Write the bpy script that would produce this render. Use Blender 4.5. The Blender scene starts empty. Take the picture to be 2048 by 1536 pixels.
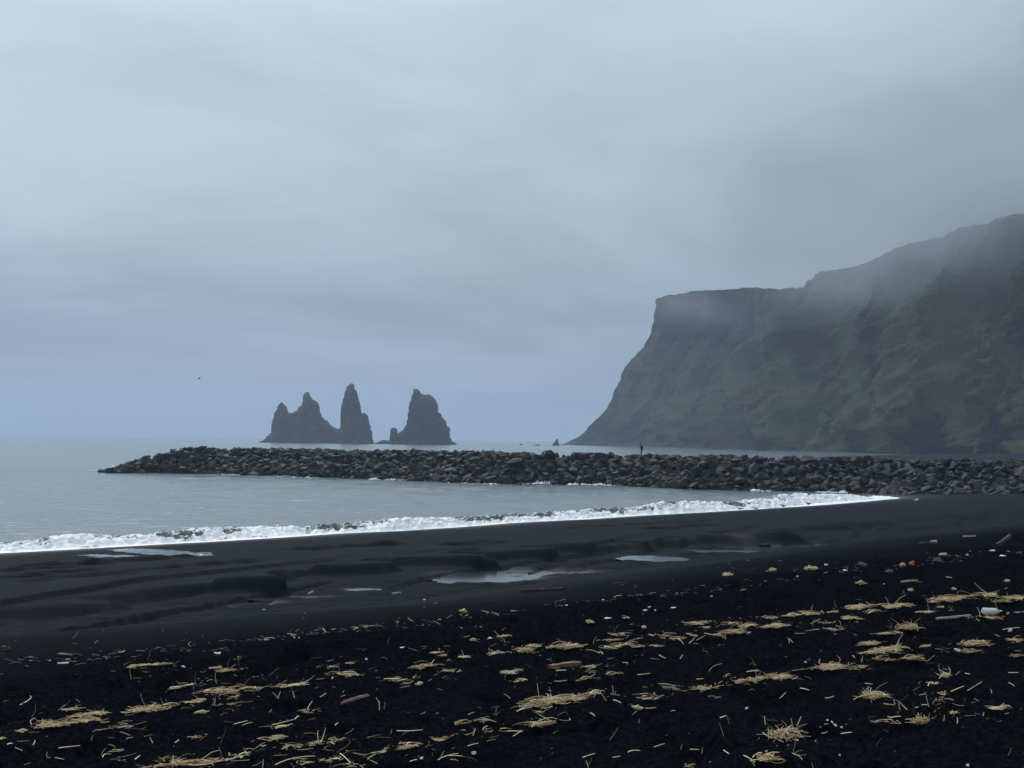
import bpy, bmesh, math, random
import numpy as np
from mathutils import Vector, Matrix, Quaternion

random.seed(7)
RNG = np.random.default_rng(11)
SC = bpy.context.scene
COL = SC.collection

# ------------------------------------------------------------------ camera model
F = 2958.0                      # focal length in pixels of a 2048 px wide picture
CAM_H = 6.6                     # eye height above the sea
PITCH = math.atan((877.5 - 768) / F)
ROLL = 0.0093
_f = np.array([0, math.cos(PITCH), math.sin(PITCH)])
_r0 = np.array([1.0, 0, 0])
_u0 = np.array([0, -math.sin(PITCH), math.cos(PITCH)])
_r = _r0 * math.cos(ROLL) + _u0 * math.sin(ROLL)
_u = -_r0 * math.sin(ROLL) + _u0 * math.cos(ROLL)
EYE = np.array([0, 0, CAM_H])
R_EARTH = 6.37e6


def ray(px, py):
    return _f + _r * ((px - 1024) / F) - _u * ((py - 768) / F)


def at_z(px, py, z=0.0):
    d = ray(px, py)
    return EYE + d * ((z - CAM_H) / d[2])


def at_y(px, py, dist):
    d = ray(px, py)
    return EYE + d * (dist / d[1])


# ------------------------------------------------------------------ noise
def _hash(ix, iy, iz, seed):
    h = (ix.astype(np.int64) * 374761393 + iy.astype(np.int64) * 668265263 + iz.astype(np.int64) * 2147483647 + seed * 974711) & 0xFFFFFFFF
    h = ((h ^ (h >> 13)) * 1274126177) & 0xFFFFFFFF
    h = ((h ^ (h >> 16)) * 2246822519) & 0xFFFFFFFF
    return ((h ^ (h >> 15)) & 0xFFFF) / 32767.5 - 1.0


def noise3(x, y, z, seed=0):
    x, y, z = np.broadcast_arrays(np.asarray(x, float), np.asarray(y, float), np.asarray(z, float))
    ix, iy, iz = np.floor(x), np.floor(y), np.floor(z)
    fx, fy, fz = x - ix, y - iy, z - iz
    s = lambda t: t * t * t * (t * (t * 6 - 15) + 10)
    fx, fy, fz = s(fx), s(fy), s(fz)
    ix, iy, iz = ix.astype(np.int64), iy.astype(np.int64), iz.astype(np.int64)
    c = lambda a, b, d: _hash(ix + a, iy + b, iz + d, seed)
    x00 = c(0, 0, 0) * (1 - fx) + c(1, 0, 0) * fx
    x10 = c(0, 1, 0) * (1 - fx) + c(1, 1, 0) * fx
    x01 = c(0, 0, 1) * (1 - fx) + c(1, 0, 1) * fx
    x11 = c(0, 1, 1) * (1 - fx) + c(1, 1, 1) * fx
    return (x00 * (1 - fy) + x10 * fy) * (1 - fz) + (x01 * (1 - fy) + x11 * fy) * fz


def noise2(x, y, seed=0):
    x, y = np.broadcast_arrays(np.asarray(x, float), np.asarray(y, float))
    ix, iy = np.floor(x), np.floor(y)
    fx, fy = x - ix, y - iy
    s = lambda t: t * t * t * (t * (t * 6 - 15) + 10)
    fx, fy = s(fx), s(fy)
    ix, iy = ix.astype(np.int64), iy.astype(np.int64)
    zz = np.zeros_like(ix)
    c = lambda a, b: _hash(ix + a, iy + b, zz, seed)
    return (c(0, 0) * (1 - fx) + c(1, 0) * fx) * (1 - fy) + (c(0, 1) * (1 - fx) + c(1, 1) * fx) * fy


def fbm2(x, y, o=4, seed=0, g=0.5):
    t, a = 0.0, 1.0
    for i in range(o):
        t = t + a * noise2(x * 2 ** i + 17.3 * i, y * 2 ** i - 9.1 * i, seed + i)
        a *= g
    return t


def fbm3(x, y, z, o=4, seed=0, g=0.5):
    t, a = 0.0, 1.0
    for i in range(o):
        t = t + a * noise3(x * 2 ** i + 17.3 * i, y * 2 ** i - 9.1 * i, z * 2 ** i + 4.7 * i, seed + i)
        a *= g
    return t


def sstep(a, b, x):
    t = np.clip((np.asarray(x, float) - a) / (b - a), 0, 1)
    return t * t * (3 - 2 * t)


# ------------------------------------------------------------------ mesh helpers
def tag(o, label=None, cat=None, group=None, kind=None):
    if label: o['label'] = label
    if cat: o['category'] = cat
    if group: o['group'] = group
    if kind: o['kind'] = kind
    return o


def mesh_np(name, verts, quads=None, tris=None, smooth=True):
    me = bpy.data.meshes.new(name)
    verts = np.asarray(verts, dtype=np.float32)
    nq = 0 if quads is None else len(quads)
    nt = 0 if tris is None else len(tris)
    me.vertices.add(len(verts))
    me.vertices.foreach_set('co', verts.ravel())
    idx = []
    if nq: idx.append(np.asarray(quads, dtype=np.int32).ravel())
    if nt: idx.append(np.asarray(tris, dtype=np.int32).ravel())
    idx = np.concatenate(idx)
    me.loops.add(len(idx))
    me.loops.foreach_set('vertex_index', idx)
    me.polygons.add(nq + nt)
    st = np.concatenate([np.arange(nq) * 4, nq * 4 + np.arange(nt) * 3]).astype(np.int32)
    me.polygons.foreach_set('loop_start', st)
    me.polygons.foreach_set('use_smooth', np.full(nq + nt, smooth))
    me.update(calc_edges=True)
    me.validate()
    return me


def link(name, me, mat=None, parent=None):
    o = bpy.data.objects.new(name, me)
    COL.objects.link(o)
    if mat is not None and len(me.materials) == 0:
        me.materials.append(mat)
    if parent is not None:
        o.parent = parent
    return o


def empty(name, loc, rz=0.0):
    o = bpy.data.objects.new(name, None)
    o.empty_display_size = 0.2
    COL.objects.link(o)
    o.location = loc
    o.rotation_euler = (0, 0, rz)
    return o


def grid_quads(nr, nc, wrap=False):
    i = np.arange(nr - 1)[:, None]
    j = np.arange(nc if wrap else nc - 1)[None, :]
    j2 = (j + 1) % nc
    a = i * nc + j
    b = i * nc + j2
    c = (i + 1) * nc + j2
    d = (i + 1) * nc + j
    return np.stack([a, b, c, d], -1).reshape(-1, 4)


def attr(me, name, vals):
    a = me.attributes.new(name, 'FLOAT', 'POINT')
    a.data.foreach_set('value', np.asarray(vals, dtype=np.float32).ravel())


def cattr(me, name, vals):
    a = me.attributes.new(name, 'FLOAT_COLOR', 'POINT')
    v = np.ones((len(vals), 4), dtype=np.float32)
    v[:, :3] = vals
    a.data.foreach_set('color', v.ravel())


# ------------------------------------------------------------------ materials
class NT:
    def __init__(self, name):
        self.m = bpy.data.materials.new(name)
        self.m.use_nodes = True
        self.t = self.m.node_tree
        self.t.nodes.clear()
        self.out = self.n('ShaderNodeOutputMaterial')

    def n(self, typ, **kw):
        x = self.t.nodes.new(typ)
        for k, v in kw.items():
            if k in ('operation', 'noise_dimensions', 'data_type', 'blend_type', 'attribute_name', 'feature', 'interpolation_type', 'noise_type', 'normalize'):
                setattr(x, k, v)
            else:
                self.put(x, k, v)
        return x

    def put(self, x, k, v):
        s = x.inputs[int(k[1:])] if k[0] == 'i' and k[1:].isdigit() else x.inputs[k.replace('_', ' ')]
        if hasattr(v, 'is_output') or isinstance(v, bpy.types.NodeSocket):
            self.t.links.new(v, s)
        else:
            s.default_value = v

    def math(self, op, a, b=None, c=None, clamp=False):
        x = self.n('ShaderNodeMath', operation=op)
        x.use_clamp = clamp
        self.put(x, 'i0', a)
        if b is not None: self.put(x, 'i1', b)
        if c is not None: self.put(x, 'i2', c)
        return x.outputs[0]

    def mix(self, f, a, b, blend='MIX'):
        x = self.n('ShaderNodeMix', data_type='RGBA', blend_type=blend)
        self.put(x, 'i0', f); self.put(x, 'i6', a); self.put(x, 'i7', b)
        return x.outputs[2]

    def ramp(self, f, *stops):
        x = self.n('ShaderNodeValToRGB')
        e = x.color_ramp.elements
        while len(e) < len(stops): e.new(0.5)
        for k, (p, c) in zip(e, stops):
            k.position = p
            k.color = (c, c, c, 1) if isinstance(c, (int, float)) else (*c, 1)
        self.put(x, 'i0', f)
        return x.outputs[0]

    def noise(self, vec, scale, detail=4, rough=0.55, dist=0.0):
        x = self.n('ShaderNodeTexNoise')
        if vec is not None: self.put(x, 'Vector', vec)
        x.inputs['Scale'].default_value = scale
        x.inputs['Detail'].default_value = detail
        x.inputs['Roughness'].default_value = rough
        x.inputs['Distortion'].default_value = dist
        return x.outputs[0]

    def coords(self, which='Object'):
        return self.n('ShaderNodeTexCoord').outputs[which]

    def pos(self):
        return self.n('ShaderNodeNewGeometry').outputs['Position']

    def scaled(self, vec, s):
        x = self.n('ShaderNodeMapping')
        self.put(x, 'Vector', vec)
        x.inputs['Scale'].default_value = s
        return x.outputs[0]

    def attr(self, name, out='Fac'):
        return self.n('ShaderNodeAttribute', attribute_name=name).outputs[out]

    def bump(self, h, strength=0.3, dist=0.05):
        x = self.n('ShaderNodeBump')
        x.inputs['Strength'].default_value = strength
        x.inputs['Distance'].default_value = dist
        self.put(x, 'Height', h)
        return x.outputs[0]

    def bsdf(self, color, rough=0.8, spec=0.5, normal=None, **kw):
        x = self.n('ShaderNodeBsdfPrincipled')
        self.put(x, 'Base Color', color)
        self.put(x, 'Roughness', rough)
        self.put(x, 'Specular IOR Level', spec)
        if normal is not None: self.put(x, 'Normal', normal)
        for k, v in kw.items(): self.put(x, k, v)
        self.t.links.new(x.outputs[0], self.out.inputs[0])
        return x


def C(*a):
    return (*a, 1)


def mat_simple(name, col, rough=0.7, spec=0.3, var=0.25, scale=8.0, bump=0.3):
    k = NT(name)
    p = k.coords('Object')
    n = k.noise(p, scale, 5, 0.6)
    dark = tuple(c * (1 - var) for c in col)
    lite = tuple(min(1, c * (1 + var)) for c in col)
    c = k.mix(k.ramp(n, (0.3, 0.0), (0.7, 1.0)), C(*dark), C(*lite))
    k.bsdf(c, rough, spec, k.bump(n, bump, 0.02))
    return k.m


def mat_sand():
    k = NT('black_sand')
    p = k.pos()
    wet = k.attr('wet')
    n1 = k.noise(p, 0.35, 5, 0.6)
    n2 = k.noise(p, 30.0, 4, 0.7)
    n3 = k.noise(p, 160.0, 2, 0.7)
    dry = k.mix(n1, C(.0044, .0060, .0098), C(.0090, .0114, .0170))
    wetc = k.mix(n1, C(.0064, .0090, .0150), C(.0108, .0142, .0218))
    col = k.mix(wet, dry, wetc)
    # scattered paler grains and grit
    grit = k.ramp(n3, (0.66, 0.0), (0.74, 1.0))
    col = k.mix(k.math('MULTIPLY', grit, 0.55), col, C(.035, .036, .04))
    rough = k.mix(wet, C(.95, .95, .95), C(.75, .75, .75))
    gl = k.attr('gloss')
    rough = k.mix(gl, rough, C(.38, .38, .38))
    spec = k.math('ADD', k.math('MULTIPLY_ADD', wet, 0.02, 0.0), k.math('MULTIPLY', gl, 0.22))
    h = k.math('ADD', k.math('MULTIPLY', n2, 0.6), k.math('MULTIPLY', n3, 0.4))
    n4 = k.noise(p, 9.0, 4, 0.65)
    h = k.math('ADD', h, k.math('MULTIPLY', k.math('MULTIPLY', n4, 3.0), k.math('SUBTRACT', 1.0, wet)))
    col = k.mix(k.math('MULTIPLY', k.ramp(n2, (0.42, 0.0), (0.7, 1.0)), 0.7), k.mix(0.45, col, C(0, 0, 0)), k.mix(0.55, col, C(.024, .028, .036)))
    b = k.n('ShaderNodeBump')
    k.put(b, 'Height', h)
    k.put(b, 'Strength', k.math('MULTIPLY_ADD', wet, -0.5, 0.95))
    b.inputs['Distance'].default_value = 0.05
    k.bsdf(col, rough, spec, b.outputs[0])
    return k.m


def mat_sea():
    k = NT('sea_water')
    p = k.pos()
    q = k.scaled(p, (0.5, 1.0, 1.0))
    n1 = k.noise(q, 1.1, 5, 0.62, 0.3)
    n2 = k.noise(q, 5.0, 3, 0.6)
    big = k.noise(k.scaled(p, (0.3, 1, 1)), 0.02, 4, 0.6, 0.6)
    col = k.mix(big, C(.078, .110, .124), C(.112, .150, .166))
    h = k.math('ADD', n1, k.math('MULTIPLY', n2, 0.25))
    k.bsdf(col, 0.16, 0.5, k.bump(h, 0.75, 0.2), IOR=1.333)
    return k.m


def mat_pool():
    k = NT('pool_water')
    n = k.noise(k.pos(), 5.0, 3, 0.5)
    k.bsdf(C(.03, .034, .04), 0.12, 0.5, k.bump(n, 0.12, 0.02), IOR=1.333)
    return k.m


def mat_surf():
    k = NT('surf_foam')
    f = k.attr('foam')
    p = k.pos()
    n = k.noise(p, 3.2, 6, 0.68, 0.6)
    n2 = k.noise(p, 11.0, 4, 0.65)
    n0 = k.noise(p, 0.75, 4, 0.6, 0.4)
    f = k.math('ADD', f, k.math('MULTIPLY_ADD', n0, 2.0, -1.02))
    m = k.math('ADD', k.math('ADD', f, k.math('MULTIPLY_ADD', n, 1.5, -0.75)), k.math('MULTIPLY_ADD', n2, 0.7, -0.35))
    m = k.ramp(m, (0.36, 0.0), (0.58, 1.0))
    watr = k.mix(n2, C(.055, .068, .076), C(.14, .165, .18))
    col = k.mix(m, watr, C(.86, .88, .90))
    rough = k.mix(m, C(.18, .18, .18), C(.85, .85, .85))
    k.bsdf(col, rough, 0.4, k.bump(k.math('ADD', n, n2), 0.45, 0.10))
    return k.m


def mat_rock_far():
    k = NT('stack_basalt')
    p = k.coords('Object')
    n = k.noise(p, 0.05, 6, 0.65)
    n2 = k.noise(k.scaled(p, (1, 1, 0.35)), 0.25, 5, 0.65)
    c = k.mix(n, C(.006, .006, .008), C(.018, .018, .018))
    c = k.mix(k.ramp(n2, (0.5, 0.0), (0.75, 0.4)), c, C(.02, .022, .014))
    k.bsdf(c, 0.9, 0.15, k.bump(n2, 0.7, 3.0))
    return k.m


def mat_boulder():
    k = NT('breakwater_basalt')
    p = k.pos()
    o = k.coords('Object')
    rnd = k.n('ShaderNodeObjectInfo').outputs['Random']
    tint = k.attr('tint')
    n = k.noise(p, 1.8, 6, 0.65)
    n2 = k.noise(p, 9.0, 5, 0.7)
    vor = k.n('ShaderNodeTexVoronoi')
    k.put(vor, 'Vector', p); vor.inputs['Scale'].default_value = 0.75
    cell = k.n('ShaderNodeSeparateColor')
    k.put(cell, 'Color', vor.outputs['Color'])
    c = k.mix(n2, C(.0040, .0054, .0084), C(.0112, .0145, .0205))
    c = k.mix(k.math('MULTIPLY', cell.outputs[0], 0.45), c, C(.013, .0145, .017))
    c = k.mix(k.math('MULTIPLY', rnd, 0.4), c, C(.018, .022, .029))
    sep = k.n('ShaderNodeSeparateXYZ')
    k.put(sep, 'i0', p)
    z = sep.outputs[2]
    zz = k.math('ADD', z, k.math('MULTIPLY_ADD', n, 2.4, -1.2))
    # olive brown weed band between the tide marks, dark wet band at the water
    xband = k.ramp(k.math('MULTIPLY_ADD', sep.outputs[0], -0.02, 1.25), (0.0, 0.0), (0.35, 1.0))
    weed = k.math('MULTIPLY', k.ramp(k.math('MULTIPLY', zz, 0.2), (0.02, 0.0), (0.12, 0.8), (0.42, 0.75), (0.62, 0.0)), xband)
    weed = k.math('MULTIPLY', weed, k.ramp(cell.outputs[1], (0.45, 0.0), (0.75, .7)))
    c = k.mix(weed, c, C(.044, .037, .021))
    wet = k.math('MULTIPLY', k.ramp(k.math('MULTIPLY', zz, 0.25), (0.12, 1.0), (0.36, 0.0)), xband)
    c = k.mix(k.math('MULTIPLY', wet, 0.75), c, C(.012, .012, .013))
    k.bsdf(c, 0.6, 0.19, k.bump(k.math('ADD', n2, n), 0.6, 0.09))
    return k.m


def mat_mountain():
    k = NT('cliff_rock_and_grass')
    p = k.pos()
    rockv = k.attr('rocky')
    n = k.noise(p, 0.02, 6, 0.65, 0.4)
    n2 = k.noise(k.scaled(p, (1, 1, .45)), 0.11, 6, 0.7, .3)
    n3 = k.noise(k.scaled(p, (1, 1, .6)), 0.5, 4, 0.7)
    strat = k.noise(k.scaled(p, (0.15, 0.15, 1.0)), 0.12, 4, 0.6)
    rock = k.mix(n2, C(.003, .003, .004), C(.016, .014, .014))
    rock = k.mix(k.ramp(strat, (0.45, 0.0), (0.7, 0.25)), rock, C(.005, .005, .006))
    grass = k.mix(n2, C(.020, .030, .012), C(.072, .086, .034))
    grass = k.mix(k.ramp(n, (0.42, 0.0), (0.66, 0.75)), grass, C(.055, .045, .024))
    g = k.math('SUBTRACT', k.math('ADD', n, k.math('MULTIPLY', n3, 0.35)), rockv)
    gm = k.ramp(g, (0.16, 0.0), (0.62, 1.0))
    c = k.mix(gm, rock, grass)
    c = k.mix(k.ramp(n3, (0.52, 0.0), (0.68, 0.75)), c, C(.003, .004, .003))
    k.bsdf(c, 0.95, 0.1, k.bump(k.math('ADD', n2, n3), 0.9, 2.5))
    return k.m


def mat_straw(name='dry_straw'):
    k = NT(name)
    c = k.attr('straw_color', 'Color')
    n = k.noise(k.pos(), 60.0, 3, 0.6)
    c = k.mix(k.ramp(n, (0.3, 0.22), (0.6, 0.0)), c, C(.10, .07, .04))
    k.bsdf(c, 0.75, 0.25)
    return k.m


M = {}
M['sand'] = mat_sand()
M['sea'] = mat_sea()
M['pool'] = mat_pool()
M['surf'] = mat_surf()
M['stack'] = mat_rock_far()
M['boulder'] = mat_boulder()
M['mountain'] = mat_mountain()
M['straw'] = mat_straw()
M['white'] = mat_simple('bleached_white', (.72, .72, .70), .6, .3, .15, 30)
M['tan'] = mat_simple('tan_fibre', (.34, .27, .14), .8, .2, .45, 40, .6)
M['greyrope'] = mat_simple('grey_fibre', (.14, .14, .15), .8, .2, .5, 40, .6)
M['darkwood'] = mat_simple('dark_wet_wood', (.012, .012, .014), .6, .3, .5, 12, .6)
M['greywood'] = mat_simple('grey_weathered_wood', (.30, .28, .25), .8, .2, .4, 25, .6)
M['redwood'] = mat_simple('reddish_board', (.16, .085, .06), .75, .25, .45, 25, .6)
M['orange'] = mat_simple('orange_scrap', (.45, .13, .06), .7, .3, .35, 30)
M['rubber'] = mat_simple('black_rubber', (.010, .010, .011), .6, .3, .3, 20)
M['weed'] = mat_simple('dark_seaweed', (.055, .042, .022), .6, .3, .6, 30, .8)
M['bottle'] = mat_simple('cloudy_plastic', (.42, .43, .43), .35, .5, .2, 14, .2)
M['skin'] = mat_simple('skin', (.22, .14, .10), .6, .3, .1, 10, 0)
M['jacket'] = mat_simple('black_jacket', (.012, .012, .016), .8, .2, .3, 12)
M['trousers'] = mat_simple('dark_trousers', (.014, .014, .018), .85, .2, .3, 12)
M['boot'] = mat_simple('dark_boot', (.012, .010, .009), .6, .3, .3, 12)
M['hair'] = mat_simple('dark_hair', (.010, .008, .007), .6, .3, .3, 40)
M['gull_white'] = mat_simple('white_plumage', (.78, .78, .77), .8, .2, .06, 20, 0)
M['gull_grey'] = mat_simple('grey_plumage', (.20, .21, .23), .8, .2, .15, 20, 0)
M['gull_dark'] = mat_simple('dark_plumage', (.025, .025, .028), .8, .2, .2, 20, 0)
M['beak'] = mat_simple('yellow_beak', (.55, .35, .08), .5, .4, .1, 20, 0)

# ------------------------------------------------------------------ beach terrain
_p0 = at_z(0, 1108)[:2]
_p1 = at_z(1800, 997)[:2]
_s = (_p1 - _p0) / np.linalg.norm(_p1 - _p0)          # along the shore
_n = np.array([_s[1], -_s[0]])                        # inland


def uv(X, Y):
    X, Y = np.asarray(X, float), np.asarray(Y, float)
    return _n[0] * (X - _p0[0]) + _n[1] * (Y - _p0[1]), _s[0] * (X - _p0[0]) + _s[1] * (Y - _p0[1])


def xy(u, v):
    return _p0[0] + _n[0] * u + _s[0] * v, _p0[1] + _n[1] * u + _s[1] * v


_shore_px = [(-350, 1132), (0, 1108), (130, 1101), (250, 1094), (400, 1086), (530, 1078), (700, 1067), (800, 1063), (940, 1054), (1000, 1049), (1060, 1045), (1180, 1039),
             (1280, 1032), (1400, 1026), (1500, 1020), (1610, 1013), (1700, 1006), (1800, 997), (1742, 988)]
_sp = np.array([at_z(a, b)[:2] for a, b in _shore_px])
_su, _sv = uv(_sp[:, 0], _sp[:, 1])
_o = np.argsort(_sv)
_su, _sv = _su[_o], _sv[_o]
_su = np.concatenate([[_su[0]], _su, [_su[-1] - 62]])
_sv = np.concatenate([[_sv[0] - 400], _sv, [_sv[-1] + 75]])


def u_shore(v):
    return np.interp(v, _sv, _su)


_POOL_Z = 2.2
_pool_px = [  # px, py, half x (m), half y (m), depth
    (985, 1156, 1.45, 1.7, .14), (1090, 1146, 1.6, .8, .085), (1304, 1119, .95, 1.1, .12), (1520, 1092.5, 1.15, 1.7, .24), (1580, 1089, 1.3, .9, .16),
    (518, 1208, .62, .55, .11), (590, 1196, 1.0, .32, .07), (722, 1181, .42, .3, .07), (1440, 1104, 1.3, .5, .058)]
_pools = [(*at_z(a, b, _POOL_Z)[:2], c, d, e) for a, b, c, d, e in _pool_px]
_c2y = np.array([-50, 150, 200, 400, 640, 700, 840, 1000, 1200])
_c2x = np.array([90, 60, 52, 86, 132, 165, 233, 330, 450])
# footprint trails across the smooth sand
_prints = []
for (ax, ay, bx, by, n) in [(0, 1160, 420, 1118, 15), (20, 1148, 330, 1128, 9), (60, 1190, 520, 1142, 15), (590, 1112, 790, 1102, 12), (880, 1108, 1010, 1100, 5), (0, 1178, 180, 1163, 6), (1130, 1062, 1420, 1052, 8), (1290, 1073, 1440, 1064, 6)]:
    for i in range(n):
        t = (i + .5) / n
        q = at_z(ax + (bx - ax) * t + random.uniform(-9, 9), ay + (by - ay) * t + random.uniform(-3, 3), 1.9)
        _prints.append((q[0], q[1], random.uniform(.19, .32), random.uniform(.12, .2)))


def terrain(X, Y, full=False):
    X, Y = np.asarray(X, float), np.asarray(Y, float)
    u, v = uv(X, Y)
    w = u - u_shore(v)
    # seaward face of the berm
    zf = np.where(w < 0, np.maximum(w * 0.045, -6), np.minimum(0.076 * w, 2.1 + 0.035 * (w - 27.6)))
    zf = np.minimum(zf, 2.85)
    # channel and the slope up to the dry sand
    chan = 2.26 + 0.05 * fbm2(u * .35, v * .12, 3, 21)
    zi = chan + (4.93 - 2.26) * sstep(44.5, 64.5, u + .5 * fbm2(v * .1, u * .05, 2, 5))
    zi = zi + 0.03 * np.clip(u - 66, 0, 40)
    # scalloped scarp between berm and channel
    ph = v / 6.3 + 0.55 * fbm2(v * .07, v * 0 + 3.1, 2, 31)
    saw = ph - np.floor(ph)
    us = 40.0 + 2.1 * (saw ** 1.6 - .45) + 1.3 * fbm2(v * .09, u * .02, 3, 33)
    wid = 0.4 + .9 * (0.5 + 0.5 * noise2(v * .13, u * 0, 35)) + 3.5 * sstep(-25, -35, v) + 3.0 * sstep(22, 50, v)
    step = sstep(-24, -19, v) * sstep(20, 10, v)
    wid = wid * (1 - .3 * step)
    us = us + step * .7 * fbm2(v * .5, v * 0 + 1.7, 3, 37)
    zf = zf + .10 * step * sstep(34, 39, u)
    b = sstep(-.5, .5, (u - us) / wid)
    z = zf * (1 - b) + zi * b
    # low ledges and rills cut obliquely into the berm top
    ru, rv = u + .33 * v, v
    band = sstep(33, 38, u) * sstep(60, 50, u) * (0.35 + 0.65 * sstep(.0, .5, fbm2(v * .06, u * .05, 2, 41) + .25))
    rl = fbm2(ru * .8, rv * .09, 3, 43)
    z = z - 0.14 * band * sstep(.05, .30, rl) * (1 - .75 * sstep(42, 44, u) * sstep(-24, -18, v))
    z = z + 0.025 * sstep(-3, 6, w) * fbm2(u * .10, v * .05, 3, 47) * sstep(62, 55, u)
    # pools
    for (cx, cy, a, bb, dep) in _pools:
        q = ((X - cx) / a) ** 2 + ((Y - cy) / bb) ** 2
        z = z - dep * np.exp(-q ** 2 * .6)
    z = z + 0.011 * fbm2((u + .3 * v) * 2.2, v * .55, 3, 51) * sstep(5, 15, w) * sstep(64, 58, u)
    z = z + 0.034 * fbm2(X * .9, Y * 3.6, 4, 53, .6) * sstep(40.5, 42, u) * sstep(52, 46, u)
    # dry trampled sand
    edge = 64.0 + .7 * fbm2(v * .3, u * .15, 3, 61)
    dry = sstep(-.6, .6, u - edge)
    lump = 0.042 * fbm2(X * 3.2, Y * 3.2, 4, 71, .6) - 0.15 * np.maximum(0, fbm2(X * 2.4 + 3, Y * 2.4, 2, 77) - .22)
    z = z + dry * (0.035 + lump)
    # footprints in the smooth sand
    for (cx, cy, a, dd) in _prints:
        m = (np.abs(X - cx) < 1.0) & (np.abs(Y - cy) < 1.0)
        if np.any(m):
            q = ((X - cx) / (a * 1.5)) ** 2 + ((Y - cy) / (a * 1.3)) ** 2
            z = z - np.where(m, dd * np.exp(-q), 0) + np.where(m, dd * .5 * np.exp(-((X - cx) / (a * 1.9)) ** 2 - ((Y - cy - a * 2.2) / (a * 1.2)) ** 2), 0)
    # beach on the far side of the breakwater
    d2 = X - np.interp(Y, _c2y, _c2x) + 5 * fbm2(X * .02, Y * .02, 3, 81)
    z2 = np.clip(.022 * d2, -6, 1.9) + .12 * fbm2(X * .05, Y * .03, 3, 83)
    z2 = np.where(Y > 150, z2, -6)
    zz = np.maximum(z, z2)
    if not full:
        return zz
    wet = np.clip(1 - sstep(-5.5, 1.2, u - edge), 0, 1)
    gloss = np.exp(-np.maximum(w, 0) / 2.2) * (w > -1)
    for (cx, cy, a, bb, dep) in _pools:
        q = ((X - cx) / (a * 1.2)) ** 2 + ((Y - cy) / (bb * 1.15)) ** 2
        gloss = np.maximum(gloss, np.exp(-q ** 2) * .7)
    gloss = gloss * (z >= z2 - .3)
    return zz, wet, gloss


def on_ground(px, py):
    """the point of the sand that shows at a pixel of the photograph"""
    d = ray(px, py)
    t = np.concatenate([np.arange(4, 40, .1), np.arange(40, 260, .4)])
    P = EYE[None] + d[None] * (t / d[1])[:, None]
    g = P[:, 2] - np.maximum(terrain(P[:, 0], P[:, 1]), 0)
    k = np.argmax(g < 0)
    a, b = t[max(k - 1, 0)], t[k]
    for _ in range(12):
        m = .5 * (a + b)
        q = EYE + d * (m / d[1])
        if q[2] - max(float(terrain(q[0], q[1])), 0) < 0: b = m
        else: a = m
    q = EYE + d * (b / d[1])
    return Vector(q)


def polar(radii, fine_deg=27, fine=.0027, coarse=.035):
    a = math.radians(fine_deg)
    th = np.concatenate([np.arange(-a, a, fine), np.arange(a, 2 * math.pi - a - coarse * .5, coarse)])
    R, T = np.meshgrid(radii, th, indexing='ij')
    return R * np.sin(T), R * np.cos(T), len(radii), len(th)


rad = np.concatenate([[.3, 1, 2, 3, 4], np.exp(np.arange(math.log(5), math.log(36), .0034)), np.exp(np.arange(math.log(36), math.log(80), .0032)), np.exp(np.arange(math.log(80), math.log(230), .006)), np.exp(np.arange(math.log(230), math.log(1500), .02))])
X, Y, nr, nc = polar(rad)
Z, wet, gloss = terrain(X, Y, True)
me = mesh_np('beach', np.stack([X, Y, Z], -1).reshape(-1, 3), grid_quads(nr, nc, True))
attr(me, 'wet', wet)
attr(me, 'gloss', gloss)
o = link('beach', me, M['sand'])
tag(o, 'black sand beach falling to the sea, dry in front and wet beyond', 'beach', kind='structure')

# ------------------------------------------------------------------ sea
rad = np.concatenate([np.exp(np.arange(math.log(62), math.log(300), .0026)), np.exp(np.arange(math.log(300), math.log(12000), .03)), [12000]])
X, Y, nr, nc = polar(rad, 27, .003, .05)
u, v = uv(X, Y)
w = -(u - u_shore(v))
amp = np.clip((900 - np.hypot(X, Y)) / 700, 0, 1)
cw = X * .35 + Y * .94
Z = amp * (.07 * fbm2(cw * .42, X * .16, 3, 91) + .035 * fbm2(cw * 1.1, X * .5, 3, 95)) * sstep(-1, 10, w)
Z += amp * .09 * fbm2(w * .12, v * .03, 2, 97) * sstep(0, 20, w)
Z = np.where(np.hypot(X, Y) > 300, Z * 0, Z)
Z -= (X ** 2 + Y ** 2) / (2 * R_EARTH)
me = mesh_np('sea', np.stack([X, Y, Z], -1).reshape(-1, 3), grid_quads(nr, nc, True))
o = link('sea', me, M['sea'])
tag(o, 'pale grey rippled sea reaching to the misty horizon', 'sea', kind='structure')

# ------------------------------------------------------------------ breaking wave along the shore
nv = 1500
vv = np.linspace(-55, _sv[-2] - 9, nv)
prof_w = np.concatenate([np.linspace(-.25, 1.2, 10), np.linspace(1.3, 3.6, 34), np.linspace(3.75, 9.5, 20)])
V, W = np.meshgrid(vv, prof_w, indexing='ij')
end = sstep(_sv[-2] - 11, _sv[-2] - 30, V)
hmul = (.42 + .36 * sstep(20, 85, V)) * (1 + .5 * fbm2(V * .13, V * 0, 3, 101)) * (.12 + .88 * end)
hmul = np.maximum(hmul, .05)
swash = .45 + 2.1 * (fbm2(V * .05, V * 0 + 8, 3, 103) + .25).clip(0, 1)       # flat foam apron in front of the roller
ww = np.where(W > 1.2, W - 1.2 + swash, W * swash / 1.2)
c = ww - swash
face = np.clip(c / 1.9, 0, 1) ** .8
back = sstep(8.5, 2.3, c)
H = .92 * hmul * np.where(c < 2.0, face, back) ** .9
lip = hmul * sstep(.9, 1.6, c) * sstep(2.6, 1.8, c)
P_u = u_shore(V) - ww + .25 * fbm2(V * .5, V * 0, 3, 105) * sstep(2, .2, ww)
X, Y = xy(P_u, V)
base = np.maximum(terrain(X, Y), -.02) * (ww < 2.0) + .02
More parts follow.
